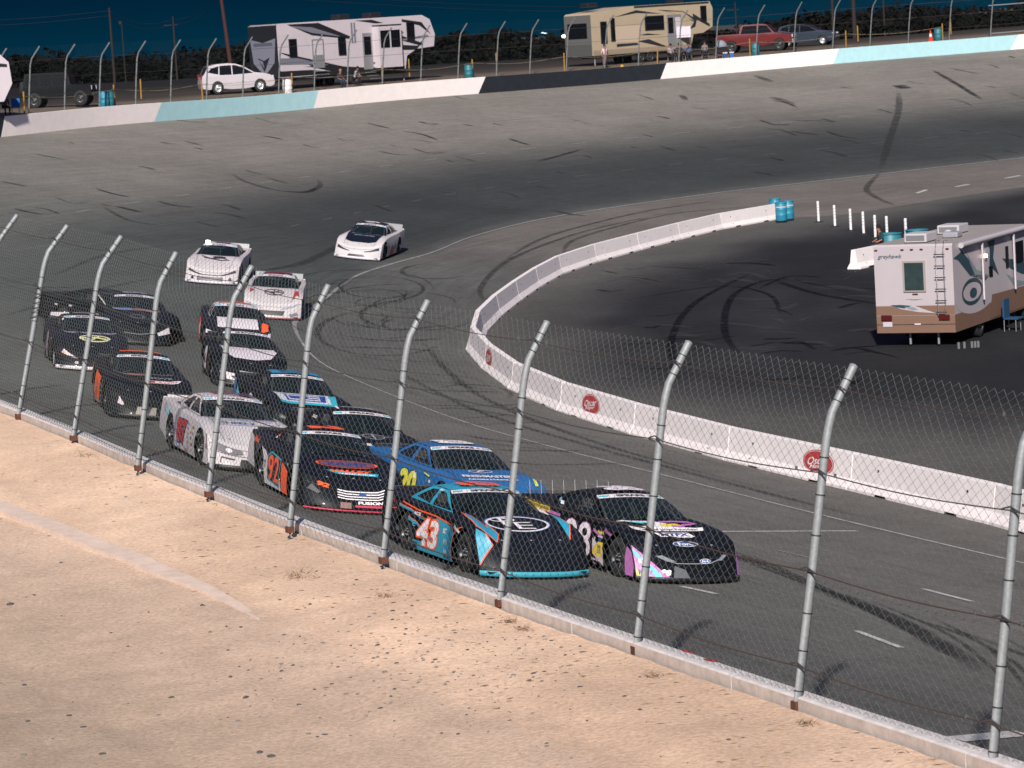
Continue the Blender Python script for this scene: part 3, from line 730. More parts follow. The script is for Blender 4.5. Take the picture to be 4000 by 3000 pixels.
wh = mat('white_post_plastic', (.72, .67, .68), .5); blk = mat('black_rubber', (.012, .012, .012), .8); refl = mat('reflective_band', (.45, .47, .5), .3)
dl = [(3198, 868), (3262, 886), (3324, 902), (3374, 915), (3420, 930), (3466, 935), (3540, 945)]
dlb = ['leftmost white delineator post, nearest the blue barrels', 'second white delineator post from the blue barrels', 'middle-left white delineator post, third from the blue barrels', 'fourth white delineator post from the blue barrels', 'fifth white delineator post, left of the person by the motorhome', 'white delineator post partly hidden by the motorhome roof and the person', 'white delineator post farthest right, above the motorhome roof']
proto = None
for (px, py), lb in zip(dl, dlb):
    p = atz(px, py, 0)
    if proto is None:
        t = thing('delineator_post', lb, 'post', p, 'white delineator posts at the infield entry'); mb = MB()
        mb.tube([(0, 0, .03), (0, 0, 1.09)], .065, wh, 12); mb.build('pole', t)
        
        for z in (.45, .6, .75, .9): r2 = MB(); r2.tube([(0, 0, z), (0, 0, z+.04)], .068, refl, 12, cap=False); r2.build('reflective_stripe', t)
        fb2 = MB(); fb2.lathe([(.24, 0), (.24, .02), (.16, .05), (.06, .06)], blk, n=8); fb2.build('base', t); proto = t
    else: t = copy_tree(proto); t.location = p; t['label'] = lb

# loose barrier left of the motorhome, teal barrels and white block behind it
b0 = atz(3335, 1052, 0); b1 = atz(3485, 1020, 0)
t = barrier(b0, b0+(b1-b0).normalized()*4.2, 'short white concrete barrier standing alone on the dark infield, left of the motorhome'); t.pop('group', None); del_g = 0

# ================================================================== people
def person(loc, joints, cols, label, rz=0, group=None, scale=1.0, hairc=None):
    """joints: name -> (x,y,z); one skinned surface, coloured by limb"""
    t = thing('person', label, 'person', loc, group, rz); J = joints
    names = list(J); idx = {n: i for i, n in enumerate(names)}
    E_ = [('pelvis', 'belly'), ('belly', 'chest'), ('chest', 'neck'), ('neck', 'headb'), ('headb', 'headt'), ('chest', 'sl'), ('sl', 'el'), ('el', 'wl'), ('wl', 'hl'), ('chest', 'sr'), ('sr', 'er'), ('er', 'wr'), ('wr', 'hr'),
          ('pelvis', 'hipl'), ('hipl', 'kl'), ('kl', 'al'), ('al', 'tl'), ('pelvis', 'hipr'), ('hipr', 'kr'), ('kr', 'ar'), ('ar', 'tr')]
    R = dict(pelvis=.13, belly=.125, chest=.135, neck=.055, headb=.085, headt=.09, sl=.07, el=.045, wl=.033, hl=.035, hipl=.095, kl=.06, al=.045, tl=.04)
    me = bpy.data.meshes.new('body'); me.from_pydata([J[n] for n in names], [(idx[a], idx[b]) for a, b in E_], []); ob = bpy.data.objects.new('body', me); COL.objects.link(ob)
    sk = ob.modifiers.new('s', 'SKIN'); 
    for n in names:
        v = me.skin_vertices[0].data[idx[n]]; r = R.get(n) or R.get(n[:-1]+'l', .05); v.radius = (r, r); v.use_root = n == 'pelvis'
    sub = ob.modifiers.new('u', 'SUBSURF'); sub.levels = sub.render_levels = 1
    dg = bpy.context.evaluated_depsgraph_get(); m2 = bpy.data.meshes.new_from_object(ob.evaluated_get(dg)); bpy.data.objects.remove(ob)
    shirt, pants, skin = cols; ms = [mat('cloth_'+shirt, shirt, .9), mat('cloth_'+pants, pants, .9), mat('skin', '#8a5a48', .6), mat('shoe', '#1b1b1d', .7)]
    m2.materials.clear(); [m2.materials.append(x) for x in ms]
    segs = [(Vector(J[a]), Vector(J[b]), a, b) for a, b in E_]
    for p in m2.polygons:
        c = p.center; best = min(segs, key=lambda s_: (c-(s_[0]+(s_[1]-s_[0])*max(0, min(1, (c-s_[0]).dot(s_[1]-s_[0])/max(1e-6, (s_[1]-s_[0]).length_squared))))).length)
        a, b = best[2], best[3]
        p.material_index = 2 if b in ('neck', 'headb', 'headt', 'wl', 'wr', 'hl', 'hr') else 3 if b in ('tl', 'tr') else 1 if a in ('hipl', 'hipr', 'kl', 'kr') or b in ('hipl', 'hipr') else 0
        p.use_smooth = True
    o = bpy.data.objects.new('body', m2); COL.objects.link(o); o.parent = t
    hb3 = MB(); c = Vector(J['headt']); hm = mat('hair_'+(hairc or 'dark'), hairc or '#15100e', .9)
    hb3.lathe([(.0, .12), (.05, .112), (.085, .08), (.10, .03), (.098, -.02), (.09, -.05)], hm, c+Vector((-.015, 0, .0)), n=12); hb3.build('hair', t)
    t.scale = (scale,)*3; return t
def stand(arm=.0): return dict(pelvis=(0, 0, .95), belly=(0, 0, 1.1), chest=(.01, 0, 1.32), neck=(.02, 0, 1.48), headb=(.03, 0, 1.56), headt=(.04, 0, 1.68), sl=(0, .18, 1.4), el=(.0, .24, 1.12), wl=(.12+arm, .22, .92), hl=(.16+arm, .21, .86), sr=(0, -.18, 1.4), er=(0, -.24, 1.12), wr=(.1, -.22, .9), hr=(.13, -.21, .83),
    hipl=(0, .1, .9), kl=(.03, .12, .5), al=(-.02, .12, .08), tl=(.13, .14, .04), hipr=(0, -.1, .9), kr=(.0, -.12, .5), ar=(-.05, -.12, .08), tr=(.1, -.14, .04))
def sit(h=.45, lean=0.1): return dict(pelvis=(0, 0, h+.1), belly=(lean*.4, 0, h+.26), chest=(lean, 0, h+.46), neck=(lean+.05, 0, h+.62), headb=(lean+.08, 0, h+.70), headt=(lean+.09, 0, h+.82), sl=(lean, .18, h+.54), el=(lean+.05, .24, h+.28), wl=(lean+.25, .16, h+.2), hl=(lean+.32, .13, h+.2), sr=(lean, -.18, h+.54), er=(lean+.05, -.24, h+.28), wr=(lean+.25, -.16, h+.2), hr=(lean+.32, -.13, h+.2),
    hipl=(.04, .1, h+.08), kl=(.44, .13, h+.08), al=(.46, .13, .08), tl=(.6, .14, .04), hipr=(.04, -.1, h+.08), kr=(.44, -.13, h+.08), ar=(.42, -.13, .08), tr=(.56, -.14, .04))

# ================================================================== generic wheeled things
tyre_m = mat('tyre_rubber', (.014, .014, .015), .85, noise=.3, scale=14); rim_d = mat('dark_rim', (.05, .052, .056), .4, .6); rim_s = mat('silver_rim', (.55, .56, .58), .35, .7)
def wheel(parent, x, y, r, w, rimm, out, name='wheel', n=24, spokes=5):
    e = bpy.data.objects.new(name, None); COL.objects.link(e); e.parent = parent; e.location = (x, y, r); e.empty_display_size = .1
    mb = MB(); mb.lathe([(r*.62, -w/2), (r*.93, -w/2), (r, -w*.36), (r, w*.36), (r*.93, w/2), (r*.62, w/2)], tyre_m, axis='Y', n=n); mb.build('tyre', e)
    q = MB(); f = out*w*.42; q.lathe([(r*.63, out*w*.48), (r*.6, out*w*.36), (r*.5, out*w*.2), (r*.22, out*w*.24), (r*.2, out*w*.34), (0, out*w*.36)], rimm, axis='Y', n=n)
    for k in range(spokes):
        a = 2*math.pi*k/spokes; q.tube([(math.cos(a)*r*.3, out*w*.28, math.sin(a)*r*.3), (math.cos(a)*r*.58, out*w*.38, math.sin(a)*r*.58)], r*.07, rimm, 5)
        q.tube([(math.cos(a+.3)*r*.17, out*w*.33, math.sin(a+.3)*r*.17), (math.cos(a+.3)*r*.17, out*w*.46, math.sin(a+.3)*r*.17)], r*.03, rim_s, 5)
    q.build('rim', e); return e
# ================================================================== stock cars (local frame: nose +X, up Z, 5 m long)
def tab(xs, ys): return lambda x: float(np.interp(x, xs, ys))
def smooth_tab(xs, ys):
    X = np.linspace(xs[0], xs[-1], 240); Y = np.interp(X, xs, ys)
    for _ in range(2):
        k = np.ones(17)/17; Y2 = np.convolve(np.pad(Y, 8, 'edge'), k, 'valid'); Y = Y2
    return lambda x: float(np.interp(x, X, Y))
Wt = smooth_tab([-2.6, -1.3, -.4, .5, 1.4, 1.9, 2.2, 2.6], [.87, .95, .925, .925, .955, .945, .93, .93])
Zc = smooth_tab([-2.6, -1.7, -.4, .6, 1.0, 1.4, 1.8, 2.05, 2.25, 2.5], [.96, .945, .91, .90, .845, .755, .635, .53, .43, .36])
Ze = smooth_tab([-2.6, -1.3, -.4, .4, .9, 1.4, 1.8, 2.0, 2.5], [.95, .92, .88, .86, .83, .80, .68, .56, .36])
def xn(y): return 2.40-.30*(abs(y)/.93)**2.6
def tz(x, y):
    w = Wt(x); a = min(1, abs(y)/w)
    z = Zc(x)*(1-a**5)+Ze(x)*a**5+.05*math.exp(-((a-.80)/.13)**2)*math.exp(-((x-1.35)/.6)**2)
    return z-.02*a**14
def sy(x, z):
    t = tz(x, .99*Wt(x)); zz = min(1, max(0, (z-.1)/(t-.1))); k = sm(1.95, 1.6, x) if x < 1.95 else 0
    k = 1-sm(1.55, 1.95, x); return Wt(x)+.035*math.sin(math.pi*min(1, zz*1.0))*k-.0*(1-zz)
def ftop(y): return tz(xn(y)-.28, y)
def xf(y, z):
    v = min(1, max(0, (z-.09)/(ftop(y)-.09))); return xn(y)-.28*v**1.4
def ws(u, v):
    b = Vector((.70-.22*u*u, .765*u, .90-.02*u*u)); t = Vector((-.12-.08*u*u, .59*u, 1.235-.045*u*u))
    p = b.lerp(t, v); n = Vector((.42, .12*u, .9)); return p+n*(.045*4*v*(1-v)*(1-.3*u*u))
def rw(u, v):
    b = Vector((-1.78+.10*u*u, .69*u, .945)); t = Vector((-.98+.03*u*u, .59*u, 1.235-.045*u*u)); p = b.lerp(t, v); return p+Vector((-.3, 0, .9))*(.03*4*v*(1-v))
def rz_(x, y): return 1.235-.045*(y/.59)**2+.022*max(0, 1-((x+.55)/.45)**2)
def gy(x, z):
    y = .765-(z-.87)*(.175/.32); return y-.075*min(1, max(0, (-.4-x)/1.25))*max(0, (1.19-z)/.34)+.02*math.sin(math.pi*min(1, max(0, (z-.87)/.32)))
def side_outline(sides=True):
    o = []; top = tz(1.82, .93)
    for k in range(9): v = 1-k/8; o.append((2.10-.28*v**1.4, .09+(top-.09)*v))         # nose corner, going down
    def arch(cx, r, z0):
        zc = .335; a0 = math.asin((z0-zc)/r); return [(cx+r*math.cos(a), zc+r*math.sin(a)) for a in np.linspace(a0, math.pi-a0, 17)]
    o += arch(1.40, .405, .10); o += [(.6, .10), (.1, .10), (-.5, .10)]; o += arch(-1.27, .405, .13); o += [(-2.0, .22), (-2.5, .30)]
    xs = np.linspace(-2.5, 1.82, 30); o += [(-2.5, .55)]+[(x, tz(x, Wt(x))) for x in xs[:-1]]; return o
_SO = {}
def side_base():
    if 'a' not in _SO: _SO['a'] = subdiv(tess(side_outline()), .16)
    return _SO['a']
seatm = mat('black_interior', (.006, .006, .007), .8)
glassm = mat('tinted_windscreen', (.008, .014, .018), .15, alpha=.78, spec=.1)
wash = lambda m: m
def race_car(name_px, hz_local, heading, label, P, extra=None):
    """P: dict with paint names; deco: list of decals"""
    t = thing('race_car', label, 'race car', (0, 0, 0), 'stock cars racing through the turn')
    def pm(c, rough=.42, coat=.04): return mat('paint_'+c, c, rough, noise=.08, scale=5, coat=coat, spec=.12)
    body, roofc, sidec, hoodc = P['body'], P.get('roof', P['body']), P.get('side', P['body']), P.get('hood', P['body'])
    B = MB(); bm_, rm, sm_, hm = pm(body), pm(roofc), pm(sidec), pm(hoodc)
    # upper surface
    nu, nv = 25, 44; rows_ = []; cab = []
    for i in range(nv+1):
        v = i/nv; r = []; c = []
        for j in range(nu+1):
            u = -1+2*j/nu; xs_ = xn(u*.93)-.28; x = xs_*(1-v)-2.5*v; w = Wt(x) if v > .02 else .93; y = u*w; z = tz(x, y) if v > .02 else ftop(u*.93)
            inn = -1.6 < x < .55 and abs(y) < .72
            r.append((x, y, z-(.4 if inn else 0))); c.append(inn)
        rows_.append(r); cab.append(c)
    B.grid(rows_, bm_, True, mf=lambda i, j: seatm if (cab[i][j] or cab[i+1][j] or cab[i][j+1] or cab[i+1][j+1]) else (hm if rows_[i][j][0] > .6 and abs(rows_[i][j][1]) < .62 and P.get('hood') else None))
    # fascia
    rows_ = []
    for i in range(11):
        v = i/10; r = []
        for j in range(31):
            y = -.93+1.86*j/30; zt = ftop(y); z = .09+(zt-.09)*v; r.append((xf(y, z), y, z))
        rows_.append(r)
    B.grid(rows_, pm(P.get('nose', body)), True)
    # flanks
    v0, f0 = side_base()
    for s_ in (-1, 1):
        B.add([(x, s_*sy(x, z), z) for x, z in v0], f0, sm_, True)
    # tail
    B.grid([[(-2.5, -.9+1.8*j/8 if 0 < j < 8 else (-1 if j == 0 else 1)*sy(-2.5, .3+(tz(-2.5, 0)-.3)*i/4), .3+(tz(-2.5, 0)-.3)*i/4) for j in range(9)] for i in range(5)], bm_, False)
    # floor
    B.add([(2.3, -.85, .12), (2.3, .85, .12), (-2.4, .85, .16), (-2.4, -.85, .16)], [(0, 1, 2, 3)], seatm)
    # roof
    B.grid([[((-.12-.08*u*u)*(1-v)+(-.98+.03*u*u)*v, .59*u, rz_((-.12-.08*u*u)*(1-v)+(-.98+.03*u*u)*v, .59*u)) for u in np.linspace(-1, 1, 15)] for v in np.linspace(0, 1, 9)], rm, True)
    # pillars and rails
    pl = pm(P.get('pillar', roofc))
    for s_ in (-1, 1):
        for q in [[(.50, .84), (-.2, 1.19), (-.27, 1.15), (.34, .90)], [(-.2, 1.19), (-.6, 1.198), (-.95, 1.19), (-.88, 1.15), (-.62, 1.16), (-.50, 1.16), (-.27, 1.145)],
                  [(-.50, 1.16), (-.62, 1.16), (-.72, .91), (-.56, .905)], [(-.95, 1.19), (-1.68, .92), (-1.44, .95), (-.88, 1.15)], [(.50, .84), (.34, .90), (-.56, .905), (-.72, .91), (-1.44, .95), (-1.68, .92), (-1.68, .86), (-.6, .82), (.50, .80)]]:
            v, f = subdiv(tess(q), .2); B.add([(x, s_*gy(x, z), z) for x, z in v], f, pl, False)
        # panel edge lips of the windscreen
    # ---------------- decals
    lay = [0]
    def put(surf, vf, m, step=.14):
        lay[0] += 1; off = .004+.0005*lay[0]; v, f = subdiv(vf, step)
        if surf == 'H' and P.get('hs'): v = [(a*1.18, -1.25+(b+1.25)*P['hs']) for a, b in v]
        if surf == 'S': w = [(a, -sy(a, b)-off, b) for a, b in v]
        elif surf == 'L': w = [(-a, sy(-a, b)+off, b) for a, b in v]
        elif surf == 'H': w = [(-b, a, tz(-b, a)+off) for a, b in v]        # read from the front
        elif surf == 'T': w = [(a, b, tz(a, b)+off) for a, b in v]
        elif surf == 'R': w = [(a, b, rz_(a, b)+off) for a, b in v]
        elif surf == 'RF': w = [(-b, a, rz_(-b, a)+off) for a, b in v]
        elif surf == 'F': v = [(a, .09+(b-.09)*(ftop(a)-.09)/.44) for a, b in v]; w = [(xf(a, b)+off, a, b) for a, b in v]
        elif surf == 'G': w = [(a, -gy(a, b)-off, b) for a, b in v]
        elif surf == 'W':
            w = []
            for a, b in v: q = ws(a, b); w.append((q.x+off*.6, q.y, q.z+off*.8))
        B.add(w, f, m, True)
    def D(surf, kind, *a, c='#e0d8d8', **k):
        m = mat('decal_'+c, c, .45)
        if kind == 'poly': put(surf, tess(a[0]), m)
        elif kind == 'ell': put(surf, tess(ell(*a)), m)
        elif kind == 'ring': put(surf, ring(*a), m)
        elif kind == 'line': put(surf, stroke(a[0], a[1]), m)
        elif kind == 'text':
            body_, cx, cy, w_, h_ = a[:5]; put(surf, fit(text2d(body_, k.get('bold', .03), k.get('shear', 0)), cx, cy, w_, h_, k.get('rot', 0)), m)
    bn = P.get('banner', '#d8d0d4')
    if P.get('nobanner') is None:
        D('W', 'poly', [(-.98, .80), (.98, .80), (.99, .995), (-.99, .995)], c=bn)
        D('W', 'text', 'SPEARS', -.05, .897, .86, .115, c='#101014', bold=.06); D('W', 'text', 'MFG.', .52, .875, .15, .055, c='#16161a')
        for u in (-.82, .82): D('W', 'poly', [(u-.13, .86), (u+.11, .86), (u+.13, .94), (u-.11, .94)], c='#41aebf')
    lt = sum(lin(body)) > .3; sc_ = '#4a484e' if lt else '#2c3036'
    for y in (-.66, .66): D('T', 'line', [(2.0, y*.92), (1.3, y), (.60, y*1.04)], .012, c=sc_)
    D('T', 'line', [(.585, -.70), (.60, 0), (.585, .70)], .012, c=sc_); D('F', 'line', [(-.9, .435), (0, .43), (.9, .435)], .008, c=sc_)
    for x in (-.80, .93): D('S', 'line', [(x, .14), (x+.03, .55), (x-.02, .74)], .01, c=sc_); D('L', 'line', [(x, .14), (x+.03, .55), (x-.02, .74)], .01, c=sc_)
    rr = random.Random(hash(body) % 999 if False else len(label)*7+P['deco'].__len__())
    for k in range(9):
        x = .62+.17*(k % 2)+rr.uniform(-.02, .02); z = .64-.11*(k//2); w = rr.uniform(.05, .12); c_ = rr.choice(['#b9b4b8', '#8a2c30', '#2c4a86', '#b9a23a', '#6a6a70', '#c8c2c6'])
        D('S', 'poly', [(x, z), (x+w, z-.005), (x+w, z+.045), (x, z+.05)], c=c_); D('L', 'poly', [(-x-w, z), (-x, z), (-x, z+.045), (-x-w, z+.045)], c=c_)
    for y in (-.5, 0, .5):
        for x in (.70, 1.92): D('T', 'ell', x, y, .022, .022, 8, c='#8c8c90')
    for d in P['deco']: D(*d[0], **d[1])
    # seams: bonnet edge, body rivets
    B.build('body', t)
    g = MB(); g.grid([[ws(u, v) for u in np.linspace(-.99, .99, 13)] for v in np.linspace(0, .99, 8)], glassm); g.build('windshield', t)
    g = MB(); g.grid([[rw(u, v) for u in np.linspace(-.99, .99, 9)] for v in np.linspace(0, .99, 5)], glassm); g.build('rear_window', t)
    for s_ in (-1, 1):
        g = MB()
        for q in [[(.34, .90), (-.27, 1.15), (-.50, 1.16), (-.56, .905)], [(-.62, 1.16), (-.88, 1.15), (-1.44, .95), (-.72, .91)]]:
            v, f = tess(q); g.add([(x, s_*(gy(x, z)-.012), z) for x, z in v], f, glassm)
        g.build('side_window', t)
    cg = mat('cage_'+P.get('cage', '#b8b6b4'), P.get('cage', '#b8b6b4'), .5); q = MB()
    for s_ in (-1, 1):
        q.tube([(.45, s_*.62, .6), (.42, s_*.66, .84), (-.2, s_*.53, 1.15), (-.85, s_*.52, 1.15), (-.95, s_*.6, .6)], .022, cg, 6); q.tube([(-.9, s_*.5, 1.12), (-1.7, s_*.45, .7)], .02, cg, 6)
    q.tube([(-.85, -.52, 1.15), (-.85, .52, 1.15)], .022, cg, 6); q.tube([(-.2, -.53, 1.15), (-.2, .53, 1.15)], .022, cg, 6); q.tube([(-.88, -.55, .65), (-.86, .5, 1.13)], .02, cg, 6); q.tube([(.35, .05, .62), (-.2, .02, 1.15)], .018, cg, 6)
    q.build('roll_cage', t)
    q = MB(); q.box((-.62, .28, .72), (.16, .46, .62), seatm); q.box((-.60, .28, 1.05), (.12, .26, .12), mat('seat_dark', (.02, .02, .024), .8)); q.box((-.35, .28, .5), (.5, .44, .16), seatm); q.build('seat', t, bevel=.03)
    q = MB(); nm_ = mat('window_net', (.05, .05, .055), .9)
    for k in range(6): q.box((-.12-.07*k, -gy(-.12-.07*k, 1.0)+.02, 1.0), (.02, .008, .24), nm_)
    for z in (.92, .98, 1.04, 1.10): q.box((-.30, -gy(-.3, z)+.025, z), (.40, .008, .018), nm_)
    q.build('window_net', t)
    # rear spoiler and front splitter
    spm = mat('spoiler_'+P.get('spoiler', '#202226'), P.get('spoiler', '#202226'), .4, alpha=P.get('sp_alpha', 1)); q = MB()
    sph = P.get('sp_h', .06); q.grid([[(-2.44-.05*k-.0, y, .955+sph*k-.02*abs(y)) for y in np.linspace(-.8, .8, 9)] for k in (0, .5, 1)], spm, False)
    q.box((-2.49, 0, .95+sph), (.025, 1.58, .015), mat('spoiler_lip', (.06, .06, .06), .5)); q.build('spoiler', t)
    if P.get('pins'):
        q = MB()
        for y in np.linspace(-.75, .75, 8): q.tube([(-2.44, y, .93), (-2.5, y, 1.2)], .004, mat('pin_metal', (.5, .5, .5), .4, .6), 4)
        q.build('spoiler_rod', t)
    spc = P.get('split', '#17181a'); q = MB(); sh = P.get('split_h', .07)
    q.grid([[(xn(y)+e, y*1.01, z) for y in np.linspace(-.93, .93, 27)] for e, z in ((.0, .045), (.03, .05), (.03, .05+sh), (.012, .06+sh))], mat('split_'+spc, spc, .5), True)
    for y in np.linspace(-.85, .85, 13): q.lathe([(.011, .034), (0, .036)], mat('rivet', P.get('rivet', '#101012'), .4), (xn(y), y, .05+sh*.55), 'X', 6)
    q.build('splitter', t)
    for x in (1.40, -1.27):
        for s_ in (-1, 1): wheel(t, x, s_*.80, .335, .27, mat('rimc_'+P.get('rim', '#2a2c30'), P.get('rim', '#2a2c30'), .35, .4), s_)
    # ---------------- stand it on the banking
    px, py = name_px; PPM = proj(hit(px, py))[2]; SZ = float(np.interp(PPM, [100, 165, 228], [1.12, 1.05, .91])); HZ = 1.19*SZ; lp = Vector((.13, 0, HZ)); hd = Vector((math.sin(math.radians(heading)), -math.cos(math.radians(heading)), 0))
    g0 = hit(px, py, HZ); pos = g0
    for _ in range(6):
        n_ = gz(pos.x, pos.y)[1].copy(); n_ = n_ if n_.z > 0 else -n_
        fx = (hd-n_*hd.dot(n_)).normalized(); fy = n_.cross(fx); R_ = Matrix((fx, fy, n_)).transposed()
        w = R_ @ lp
        q = proj(pos+w); d1 = atw(px, py, q[2]); cur = atw(q[0], q[1], q[2]); dx = d1-cur
        # slide over the ground: sideways by dx, in depth by the vertical error
        h1 = hit(px, py, w.z); pos = Vector((h1.x-w.x, h1.y-w.y, 0)); pos.z = gz(pos.x, pos.y)[0]
    t.rotation_euler = R_.to_euler(); t.location = pos+n_*.0; t.scale = (float(np.interp(PPM, [100, 228], [1.04, .99])), float(np.interp(PPM, [88, 110, 228], [1.10, 1.07, 1.06])), SZ)
    print('car', label[:28], [round(x, 2) for x in pos], 'ppm', round(proj(pos)[2], 1))
    return t
def T(surf, *a, **k): return ((surf, *a), k)
OR = '#ff5c20'; TQ = '#2798b6'; NV = '#10203c'; BK = '#101317'; WH = '#ece6e8'
def outl(surf, s, cx, cy, w, h, c, oc, o=.03, bold=.04, shear=0, rot=0):
    return [T(surf, 'text', s, cx, cy, w+2*o, h+2*o, c=oc, bold=bold+.05, shear=shear, rot=rot), T(surf, 'text', s, cx, cy, w, h, c=c, bold=bold, shear=shear, rot=rot)]
def lamps(c='#c9c2c6', z=.40, z2=.5):
    r = []
    for s_ in (-1, 1): r += [T('F', 'poly', [(s_*.82, z), (s_*.80, z+.08), (s_*.5, z+.05), (s_*.45, z+.01)], c='#1a1c20'), T('F', 'poly', [(s_*.79, z+.015), (s_*.77, z+.06), (s_*.55, z+.04), (s_*.52, z+.018)], c=c)]
    return r
def grille(c='#15171a', z0=.16, z1=.28, w=.45): return [T('F', 'poly', [(-w, z0), (w, z0), (w*.92, z1), (-w*.92, z1)], c=c)]
def bars(c, n, z0, z1, w=.5):
    return [T('F', 'line', [(-w, z0+(z1-z0)*k/(n-1)), (0, z0-.01+(z1-z0)*k/(n-1)), (w, z0+(z1-z0)*k/(n-1))], .012, c=c) for k in range(n)]

def spring(ox, oz, s=1, c='#1f2f6a'): return []
# 43 -------------------------------------------------------------
d43 = [T('S', 'poly', [(-.80, .11), (1.0, .11), (.99, .35), (1.08, .60), (.98, .69), (.6, .74), (.2, .77), (.25, .60), (.05, .55), (.2, .42), (-.1, .42), (.05, .30), (-.3, .28), (-.82, .27)], c=TQ),
       T('S', 'line', [(-1.35, .87), (-.6, .80), (.2, .79), (.9, .73), (1.0, .66)], .025, c=OR), T('S', 'line', [(-1.5, .80), (-.9, .76), (-.5, .68), (-.1, .66)], [.05, .035, .02, .004], c=TQ), T('S', 'line', [(-1.52, .82), (-.9, .785), (-.5, .71), (-.1, .68)], .012, c=OR),
       T('S', 'line', [(-1.0, .62), (-.6, .56), (-.35, .48)], [.06, .04, .005], c=TQ), T('S', 'line', [(-1.0, .655), (-.6, .59), (-.35, .50)], .014, c=OR), T('S', 'line', [(1.0, .12), (.985, .35), (1.07, .58), (1.22, .71), (1.40, .762)], .018, c=OR),
       T('S', 'line', [(-.05, .56), (.2, .60), (.33, .52)], .016, c=OR), T('S', 'line', [(0, .40), (.25, .44), (.32, .34)], .016, c=OR), T('S', 'line', [(-1.9, .88), (-1.6, .72), (-2.2, .66)], .02, c=OR), T('S', 'poly', [(-2.3, .90), (-1.75, .80), (-2.1, .78)], c='#5a4a8a'),
       *outl('S', '43', -.12, .46, .98, .50, WH, OR, .035, .03, .25), T('S', 'text', 'ACCEL', -.62, .74, .3, .06, c=WH, shear=.3), T('S', 'text', 'Hoosier', 1.2, .70, .30, .07, c=WH, rot=-.25), T('S', 'text', 'SST', .68, .60, .18, .09, c=WH), T('S', 'text', 'MPM', .72, .42, .18, .1, c='#9fb4c8'), T('S', 'text', 'AERO', .7, .25, .14, .06, c=WH), T('S', 'text', 'K24', .72, .17, .2, .05, c='#1d2b3a'), T('S', 'text', 'E', -.72, .56, .12, .1, c='#41aebf'),
       T('S', 'poly', [(-.78, .13), (-.6, .13), (-.6, .24), (-.78, .24)], c='#1b2530'),
       T('T', 'poly', [(2.02, -.62), (1.55, -.80), (1.05, -.78), (.65, -.72), (1.05, -.66), (1.5, -.62), (1.3, -.55), (1.75, -.50)], c=TQ), T('T', 'line', [(2.02, -.62), (1.55, -.80), (1.05, -.78), (.65, -.72)], .02, c=OR), T('T', 'line', [(.65, -.72), (1.05, -.65), (1.5, -.60), (1.3, -.54), (1.75, -.49), (2.02, -.62)], .018, c=OR),
       T('T', 'poly', [(1.95, .66), (1.5, .84), (1.0, .80), (.7, .74), (1.2, .72), (1.6, .68)], c=TQ), T('T', 'line', [(1.95, .66), (1.5, .84), (1.0, .80), (.7, .74)], .02, c=OR),
       T('H', 'ring', 0, -1.30, .46, .31, .035), T('H', 'text', 'P', -.10, -1.20, .24, .30, c='#e4dde2', bold=.0), T('H', 'text', 'E', .08, -1.38, .26, .26, c='#e4dde2', bold=-.005), T('H', 'ring', -.21, -1.14, .14, .09, .03, c='#e4dde2'), T('H', 'ring', 0, -1.30, .475, .325, .012, c='#3f7fc0'),
       T('F', 'poly', [(-.93, .20), (-.93, .66), (-.80, .62), (-.70, .50), (-.86, .30)], c=TQ), T('F', 'line', [(-.93, .19), (-.86, .30), (-.70, .50), (-.80, .63)], .018, c=OR), T('R', 'text', '43', -.52, 0, .56, .72, c=OR, bold=.05), T('G', 'text', 'DEF', -.42, 1.175, .16, .03, c=WH)]
